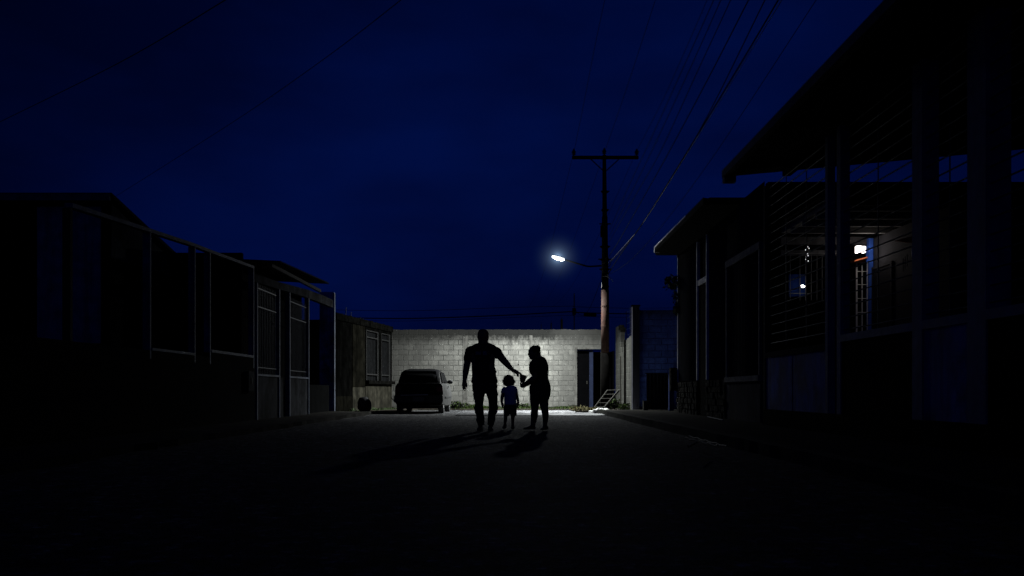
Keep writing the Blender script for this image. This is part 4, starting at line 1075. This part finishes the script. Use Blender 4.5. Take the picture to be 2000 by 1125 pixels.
def shoe(B, par, name, heel, toe, w, h):           # heel/toe: (zx, zy, dy) on the sole line
    a, c = B.p(*heel), B.p(*toe); a.z = max(a.z, 0.0); c.z = max(c.z, 0.0)
    mb = MB(); up = Vector((0, 0, 1)); L = (c - a).length
    side = (c - a).normalized().cross(up)
    rows = [(-.02, .62, .75), (.10, .92, .95), (.30, .9, 1.0), (.48, .88, .78), (.68, 1.0, .58), (.88, .86, .46), (1.0, .5, .34)]
    n = 14; vs = []
    for t, ww, hh in rows:
        p = a.lerp(c, t)
        for j in range(n):
            an = 2 * math.pi * j / n; z = math.sin(an)
            vs.append(p + side * w * ww * math.cos(an) + up * (h * hh * .5 + h * hh * .5 * (z if z > -.8 else -.95)))
    fs = []
    for i in range(len(rows) - 1):
        fs += [(i * n + j, i * n + (j + 1) % n, (i + 1) * n + (j + 1) % n, (i + 1) * n + j) for j in range(n)]
    fs += [tuple(range(n))[::-1], tuple(range((len(rows) - 1) * n, len(rows) * n))]
    mb.add(vs, fs); o = mb.build(name, M['shoe'], par, True)
    s2 = MB(); pts = []
    for t, ww, hh in rows: pts.append(a.lerp(c, t) + side * w * ww * 1.04)
    for t, ww, hh in rows[::-1]: pts.append(a.lerp(c, t) - side * w * ww * 1.04)
    s2.prism([(p.x, p.y, a.z + .001) for p in pts], (0, 0, .022)).build('sole', M['rubber'], o)
    return o

# man
B = Body(16.18)
r = thing('person', 'big man in a dark short sleeved shirt stretching one arm toward the woman', 'person', (B.p(400, 1038).x, 16.18, 0))
mb = MB()
B.limb(mb, [(392, 116, 18, 1.1), (392, 124, 34, 1.15), (392, 145, 45, 1.2), (392, 175, 48, 1.22), (392, 205, 46, 1.15), (392, 222, 42, 1.0, -.01), (393, 240, 46, 1.0, .01), (394, 262, 62, .8, .01)])
face(B, mb, 392, 178, 47, 62, 56, 0, -1)
B.limb(mb, [(394, 250, 60, .8), (393, 275, 125, .55), (392, 330, 115, .70), (392, 420, 104, .85), (395, 500, 104, .9), (400, 580, 108, .85), (405, 650, 112, .8), (406, 690, 90, .8)])
# hanging arm
B.limb(mb, [(330, 300, 32), (292, 298, 34), (262, 326, 34), (252, 390, 31), (241, 450, 28), (233, 500, 26), (226, 545, 20), (223, 570, 17, .8), (221, 590, 19, .6)])
B.limb(mb, [(222, 578, 15, .7), (219, 600, 19, .55), (217, 625, 19, .5), (216, 640, 15, .5)], 12)
for k, (pts, w) in enumerate((([(210, 628, -.03), (206, 648, -.03), (213, 662, -.04)], 5.2), ([(214, 634, -.01), (214, 656, -.01), (222, 671, -.02)], 5.4), ([(220, 634, .01), (222, 655, .01), (229, 668, 0)], 5.2), ([(227, 628, .03), (230, 645, .03), (234, 658, .03)], 4.6), ([(232, 590, -.04), (242, 612, -.05), (241, 640, -.06)], 5.4))):
    B.finger(mb, pts, w)
# reaching arm
B.limb(mb, [(440, 285, 32), (480, 292, 36), (510, 312, 37), (545, 350, 34), (578, 392, 30), (612, 428, 27), (642, 462, 20), (664, 483, 15, .85), (676, 492, 16, .7)])
B.limb(mb, [(664, 482, 14, .7), (684, 494, 18, .6), (704, 505, 17, .5), (714, 510, 12, .5)], 12)
for pts, w in (([(676, 500, -.04), (672, 515, -.06), (681, 530, -.06)], 5.4), ([(694, 506, -.03), (703, 522, -.04), (705, 540, -.04)], 5.0), ([(704, 508, -.01), (714, 524, -.02), (717, 543, -.02)], 5.0), ([(712, 508, .01), (728, 514, 0), (736, 524, -.01)], 5.0), ([(712, 502, .03), (730, 508, .03), (744, 521, .02)], 5.0)):
    B.finger(mb, pts, w)
# legs under the trousers
B.limb(mb, [(345, 640, 50), (350, 760, 36), (358, 850, 30), (365, 950, 22), (368, 1000, 18), (368, 1024, 20)])
B.limb(mb, [(462, 640, 50), (478, 760, 36), (478, 850, 30), (468, 950, 22), (462, 1000, 18), (462, 1022, 20)])
body = remesh(mb.build('body', M['skin'], r), .0085, 3)
eyes(B, r, 392, 178, 47, 62, 56, 0, -1)
mb = MB()
B.limb(mb, [(392, 109, 14, 1.1, .02), (392, 117, 36, 1.15, .02), (392, 140, 48, 1.2, .02), (392, 165, 50, 1.1, .035), (392, 195, 48, .85, .05)])
remesh(mb.build('hair', M['hair'], r), .009, 2, .004, 40)
mb = MB()
B.limb(mb, [(394, 236, 50, .75), (394, 250, 78, .7), (393, 272, 128, .60), (392, 300, 124, .66), (392, 345, 110, .80), (391, 420, 103, .92), (396, 500, 106, .98), (401, 560, 113, .95), (402, 590, 115, .93), (402, 598, 112, .92)])
B.limb(mb, [(335, 300, 36), (296, 296, 38), (268, 316, 41), (254, 355, 39), (251, 398, 37)])
B.limb(mb, [(440, 280, 36), (480, 290, 40), (508, 312, 42), (526, 338, 40), (541, 364, 37)])
remesh(mb.build('shirt', M['black_cloth'], r), .011, 3, .026, 8, (1, 1, .6))
mb = MB()
B.limb(mb, [(402, 585, 110, .82), (404, 630, 114, .86), (406, 668, 113, .86), (406, 692, 92, .8)])
B.limb(mb, [(348, 640, 55, 1.1), (352, 700, 52, 1.1), (354, 760, 40, 1.15), (354, 820, 35, 1.1), (358, 870, 34, 1.05), (366, 915, 37, 1.0), (368, 940, 35, 1), (373, 962, 34, 1.05), (376, 985, 31, 1.1)])
B.limb(mb, [(464, 640, 55, 1.1), (472, 700, 51, 1.1), (484, 750, 42, 1.15), (486, 810, 38, 1.1), (482, 860, 35, 1.05), (470, 895, 34, 1.0), (470, 925, 31, 1), (464, 955, 31, 1.05), (463, 985, 29, 1.1)])
remesh(mb.build('trousers', M['denim'], r), .011, 2, .022, 8, (1, 1, .8))
shoe(B, r, 'shoe', (374, 1034, .06), (356, 1040, -.20), .052, .11)
shoe(B, r, 'shoe', (460, 1034, .06), (461, 1040, -.21), .050, .11)
b = MB()
for zx0, zx1, zy0, zy1 in ((322, 372, 312, 342), (388, 428, 308, 346)):
    q = [B.p(zx0, zy1, -.245), B.p(zx1, zy1, -.25), B.p(zx1, zy0, -.235), B.p(zx0, zy0, -.23)]
    b.prism(q, (0, .05, 0))
b.build('shirt_print', M['print'], r)

# woman
B = Body(16.25)
r = thing('person', 'woman with tied back hair in dark clothes bending her head over the packet she holds', 'person', (B.p(900, 1030).x, 16.25, 0))
mb = MB()
c0 = (858, 322)
B.limb(mb, [(866, 266, 16, 1), (864, 274, 32, 1.1), (860, 295, 46, 1.0), (855, 322, 48, 1.0), (850, 348, 42, 1.0), (845, 370, 28, 1.0), (846, 384, 15, 1.0)])
B.limb(mb, [(880, 330, 34), (892, 362, 32), (905, 392, 46)])
d_ = Vector((-1, -.25, -.35))
mb.loft([(B.p(812, 322, -.03), .006, .010), (B.p(805, 335, -.03), .010, .014), (B.p(811, 345, -.03), .009, .012)], 8)
for zx, zy, s_ in ((816, 357, .012), (826, 373, .016), (812, 308, .012)): mb.ball(B.p(zx, zy, -.03), s_, s_ * 2, s_, 8, 6)
mb.ball(B.p(872, 332, -.09), .022, .012, .03, 8, 6)
B.limb(mb, [(900, 385, 56, .8), (900, 430, 76, .95), (906, 500, 70, .85), (914, 560, 64, .85), (912, 640, 92, .9), (915, 720, 86, .85)])
# near arm and far arm both reach the packet
B.limb(mb, [(858, 425, 28, 1, -.16), (844, 480, 25, 1, -.17), (864, 538, 23, 1, -.17), (850, 560, 22, 1, -.18), (806, 586, 19, 1, -.17), (782, 606, 14, .9, -.15), (768, 618, 15, .7, -.14)])
B.limb(mb, [(776, 610, 14, .8, -.14), (760, 622, 20, .6, -.12), (745, 624, 18, .5, -.10)], 12)
for pts, w in (([(760, 634, -.13), (742, 636, -.12), (732, 630, -.10)], 5), ([(752, 628, -.12), (736, 622, -.11), (730, 610, -.10)], 5), ([(752, 620, -.10), (738, 612, -.09), (730, 600, -.08)], 4.8), ([(754, 634, -.08), (742, 630, -.06), (735, 622, -.05)], 4.4), ([(774, 604, -.15), (768, 590, -.14), (760, 580, -.13)], 5)):
    B.finger(mb, pts, w)
B.limb(mb, [(905, 430, 26, 1, .15), (888, 500, 24, 1, .15), (868, 556, 22, 1, .14), (828, 590, 18, 1, .10), (796, 612, 14, .9, .07), (776, 622, 14, .7, .05)])
B.limb(mb, [(784, 616, 13, .8, .06), (766, 626, 18, .6, .04), (752, 628, 16, .5, .02)], 12)
for pts, w in (([(758, 638, .04), (744, 640, .02), (738, 632, .0)], 4.6), ([(756, 630, .05), (740, 626, .03), (733, 616, .01)], 4.8), ([(756, 622, .05), (742, 612, .04), (736, 602, .02)], 4.6), ([(772, 640, .02), (758, 642, .0), (750, 638, -.01)], 4.2), ([(770, 612, .04), (760, 598, .03), (754, 590, .02)], 4.6)):
    B.finger(mb, pts, w)
B.limb(mb, [(865, 740, 46, 1.1), (864, 800, 38, 1.15), (864, 850, 30, 1.1), (862, 900, 30, 1.05), (853, 950, 24, 1), (848, 990, 18, 1), (846, 1012, 19, 1)])
B.limb(mb, [(945, 740, 46, 1.1, .05), (948, 800, 38, 1.15, .05), (956, 850, 30, 1.1, .05), (963, 900, 28, 1.05, .05), (962, 950, 21, 1, .05), (958, 990, 17, 1, .05), (957, 1012, 18, 1, .05)])
remesh(mb.build('body', M['skin'], r), .0085, 3)
for zx, zy in ((815, 330),):
    MB().ball(B.p(zx + 8, zy - 6, -.085), .010, .010, .009, 8, 6).build('eye', M['porcelain'], r, True)
mb = MB()
B.limb(mb, [(874, 262, 20, 1.2), (872, 272, 36, 1.25), (868, 292, 47, 1.2), (868, 318, 44, 1.15), (876, 342, 34, 1.0), (886, 356, 22, 1)])
B.limb(mb, [(880, 285, 24), (893, 270, 17), (905, 268, 8)]); B.limb(mb, [(890, 280, 16), (904, 278, 10), (914, 286, 6)]); B.limb(mb, [(893, 300, 16), (906, 314, 10), (913, 334, 6)])
remesh(mb.build('hair', M['hair'], r), .008, 2, .006, 50)
mb = MB()
B.limb(mb, [(897, 366, 34, 1), (902, 384, 62, .95), (902, 408, 80, .95), (899, 440, 88, 1.0), (904, 490, 83, .95), (914, 530, 73, .92), (917, 560, 73, .92), (918, 572, 73, .9)])
B.limb(mb, [(862, 410, 34, 1, -.13), (844, 450, 31, 1, -.17), (846, 496, 30, 1, -.17), (850, 512, 27, 1, -.17)])
B.limb(mb, [(910, 410, 34, 1, .13), (900, 460, 31, 1, .15), (892, 500, 29, 1, .15)])
remesh(mb.build('shirt', M['black_cloth'], r), .011, 3, .010, 8)
mb = MB()
B.limb(mb, [(918, 556, 70, .9), (917, 592, 83, .95), (915, 640, 98, 1.0), (913, 690, 95, 1.0), (910, 730, 88, .95), (907, 765, 76, .8)])
B.limb(mb, [(866, 700, 48, 1.15), (864, 760, 43, 1.2), (866, 810, 37, 1.15), (864, 850, 31, 1.1), (862, 895, 31, 1.08), (856, 935, 26, 1.05), (853, 960, 23, 1)])
B.limb(mb, [(948, 700, 50, 1.15, .04), (946, 760, 41, 1.2, .05), (952, 810, 35, 1.15, .05), (957, 850, 30, 1.1, .05), (963, 895, 28, 1.08, .05), (963, 935, 23, 1.05, .05), (960, 960, 20, 1, .05)])
remesh(mb.build('leggings', M['denim'], r), .011, 3, .006, 8)
shoe(B, r, 'shoe', (862, 1024, 0), (768, 1026, -.18), .045, .085)
shoe(B, r, 'shoe', (972, 1026, .06), (930, 1034, -.16), .045, .085)

# child
B = Body(16.75)
r = thing('person', 'small curly haired child in a blue shirt and shorts standing between two adults', 'person', (B.p(640, 1022).x, 16.75, 0))
mb = MB()
B.limb(mb, [(632, 540, 20, 1), (632, 555, 38, 1.05), (634, 580, 43, 1.05), (638, 602, 38, 1.0), (644, 618, 22, 1.0)])
mb.loft([(B.p(675, 578, -.02), .009, .012), (B.p(684, 591, -.02), .012, .015), (B.p(676, 598, -.02), .009, .012)], 8)
for zx, zy, s_ in ((674, 603, .010), (668, 614, .014), (672, 572, .010)): mb.ball(B.p(zx, zy, -.02), s_, s_ * 2, s_, 8, 6)
B.limb(mb, [(634, 600, 22), (636, 630, 22), (638, 650, 36)])
B.limb(mb, [(638, 640, 44, .7), (640, 680, 52, .8), (640, 740, 50, .9), (640, 800, 52, .85), (640, 840, 44, .8)])
B.limb(mb, [(592, 650, 18), (576, 690, 16), (566, 730, 14), (562, 765, 11), (564, 782, 10, .8)])
B.limb(mb, [(563, 776, 9, .8), (567, 795, 11, .6), (570, 806, 9, .6)], 12)
for pts, w in (([(565, 800, -.02), (566, 816, -.02), (568, 824, -.02)], 3.2), ([(569, 803, -.01), (571, 818, -.01), (572, 827, -.01)], 3.3), ([(573, 803, 0), (575, 816, 0), (575, 825, 0)], 3.2), ([(576, 800, .01), (578, 812, .01), (577, 820, .01)], 2.8), ([(572, 786, -.02), (579, 797, -.03), (580, 808, -.03)], 3.2)):
    B.finger(mb, pts, w)
B.limb(mb, [(682, 650, 18), (692, 690, 16), (702, 725, 13), (710, 755, 11), (712, 770, 10, .8)])
B.limb(mb, [(711, 764, 9, .8), (712, 782, 11, .6), (710, 796, 9, .6)], 12)
for pts, w in (([(706, 790, -.02), (704, 804, -.02), (703, 812, -.02)], 3.2), ([(709, 792, -.01), (708, 808, -.01), (706, 816, -.01)], 3.3), ([(713, 792, 0), (713, 806, 0), (711, 814, 0)], 3.2), ([(716, 788, .01), (717, 800, .01), (715, 808, .01)], 2.8), ([(704, 774, -.02), (700, 786, -.03), (700, 796, -.03)], 3.2)):
    B.finger(mb, pts, w)
B.limb(mb, [(608, 820, 24), (602, 880, 19), (598, 920, 15), (594, 960, 12), (590, 1000, 12)])
B.limb(mb, [(668, 820, 24), (667, 880, 19), (664, 925, 15), (663, 970, 12), (664, 1008, 12)])
remesh(mb.build('body', M['skin'], r), .0065, 2)
MB().ball(B.p(668, 581, -.075), .008, .008, .007, 8, 6).build('eye', M['porcelain'], r, True)
mb = MB(); rnd = random.Random(6)
B.ball(mb, 620, 572, 43, 42, 46, .02); B.ball(mb, 610, 598, 32, 26, 40, .02)
for k in range(46):
    a = rnd.uniform(0, 6.28); e = rnd.uniform(-.5, 1.5); rr = rnd.uniform(9, 13)
    zx = 624 + 42 * math.cos(a) * math.cos(e); zy = 576 - 38 * math.sin(e); dy = 42 * B.k * math.sin(a) * math.cos(e) + .02
    if zx > 644 and zy > 546: continue
    B.ball(mb, zx, zy, rr, rr, rr, dy)
for zx, zy, rr in ((588, 606, 12), (600, 616, 11), (617, 618, 10), (583, 588, 12), (575, 578, 6), (630, 535, 9), (655, 545, 9)): B.ball(mb, zx, zy, rr, rr, rr * 2, .01)
remesh(mb.build('hair', M['hair'], r), .008, 2, .005, 50)
mb = MB()
B.limb(mb, [(636, 627, 24, .9), (638, 636, 44, .75), (640, 650, 56, .75), (640, 690, 56, .9), (640, 740, 54, .98), (640, 785, 56, .98), (640, 800, 56, .95)])
B.limb(mb, [(600, 645, 20), (580, 668, 21), (571, 695, 19)]); B.limb(mb, [(676, 645, 20), (688, 668, 20), (690, 694, 17)])
remesh(mb.build('shirt', M['blue_cloth'], r), .008, 3, .006, 10)
mb = MB()
B.limb(mb, [(640, 788, 55, .95), (640, 820, 57, .95), (640, 850, 54, .9)])
B.limb(mb, [(610, 830, 28, 1.2), (608, 870, 26, 1.2), (607, 895, 25, 1.2)]); B.limb(mb, [(670, 830, 29, 1.2), (669, 870, 28, 1.2), (669, 897, 29, 1.2)])
remesh(mb.build('shorts', M['grey_cloth'], r), .009, 2, .006, 10)
shoe(B, r, 'shoe', (592, 1012, .04), (582, 1020, -.11), .034, .075)
shoe(B, r, 'shoe', (664, 1014, .04), (664, 1026, -.12), .034, .075)

# the packet the woman holds
B = Body(16.2)
r = thing('paper_packet', 'small dark open packet with a yellow mark held between the man and woman', 'packet', tuple(B.p(755, 600)))
q = [(728, 519), (742, 522), (760, 524), (797, 541), (778, 578), (768, 604), (735, 600), (727, 570)]
b = MB(); b.prism([B.p(x, y, -.07) for x, y in q], (0, .10, 0))
b.build('bag', M['paper'], r)
b = MB(); b.prism([B.p(x, y, -.075) for x, y in ((765, 589), (772, 591), (770, 600), (764, 599))], (0, .004, 0)); b.build('label_mark', M['yellow'], r)

# ------------------------------------------------------------------ sky, fill lamp, camera
w = bpy.data.worlds.new('World'); sc.world = w; w.use_nodes = True
nt = w.node_tree; bg = nt.nodes['Background']
sky = nd(nt, 'ShaderNodeTexSky'); sky.sky_type = 'NISHITA'; sky.sun_disc = False
sky.sun_elevation = math.radians(1.0); sky.sun_rotation = math.radians(180)
tc = nd(nt, 'ShaderNodeTexCoord')
sep = nd(nt, 'ShaderNodeSeparateXYZ'); nt.links.new(tc.outputs['Generated'], sep.inputs[0])
cl = nse(nt, scaled(nt, tc.outputs['Generated'], (1.6, 1.6, 4.2)), 1.3, 5, .5)
lum = nd(nt, 'ShaderNodeRGBToBW'); nt.links.new(sky.outputs[0], lum.inputs[0])
# deep blue of the last minutes of dusk: the sky's luminance, tinted
dsp = nd(nt, 'ShaderNodeVectorMath', operation='DOT_PRODUCT')
nt.links.new(tc.outputs['Generated'], dsp.inputs[0]); dsp.inputs[1].default_value = Vector((.07, .96, .22)).normalized()
glow = ramp(nt, dsp.outputs['Value'], .80, 1.0)
k = mth(nt, 'MULTIPLY', mth(nt, 'MULTIPLY_ADD', ramp(nt, cl, .36, .64), .75, .55), mth(nt, 'ADD', mth(nt, 'MULTIPLY_ADD', glow, .78, .38), mth(nt, 'MULTIPLY', ramp(nt, sep.outputs['Y'], -.1, -.8), .9)))
vm = nd(nt, 'ShaderNodeVectorMath', operation='SCALE'); nt.links.new(k, vm.inputs['Scale'])
tint = mixc(nt, .004, (.0, .078, 1.0), sky.outputs[0])
nt.links.new(tint, vm.inputs[0])
nt.links.new(vm.outputs[0], bg.inputs['Color'])
bg.inputs['Strength'].default_value = .034
S = bpy.data.lights.new('dusk_fill', 'SUN'); S.energy = .004; S.angle = math.radians(12); S.color = (.6, .75, 1)  # weak ambient fill added from behind the camera, with no sunlight left
so = bpy.data.objects.new('dusk_fill', S); COL.objects.link(so); so.location = (0, -20, 20)
so.rotation_euler = (math.radians(70), 0, 0)

cam = bpy.data.cameras.new('camera'); co = bpy.data.objects.new('camera', cam); COL.objects.link(co)
co.location = (0, 0, CAMH); co.rotation_euler = (math.radians(90), 0, 0)
cam.sensor_width = 36; cam.lens = 36 * F / 2000; cam.shift_y = (HZ - 562.5) / 2000
cam.clip_start = .05; cam.clip_end = 2000
sc.camera = co
sc.view_settings.view_transform = 'Standard'; sc.view_settings.look = 'None'
sc.view_settings.exposure = 0; sc.view_settings.gamma = 1
for o in bpy.data.objects:
    if '_org' in o: del o['_org']
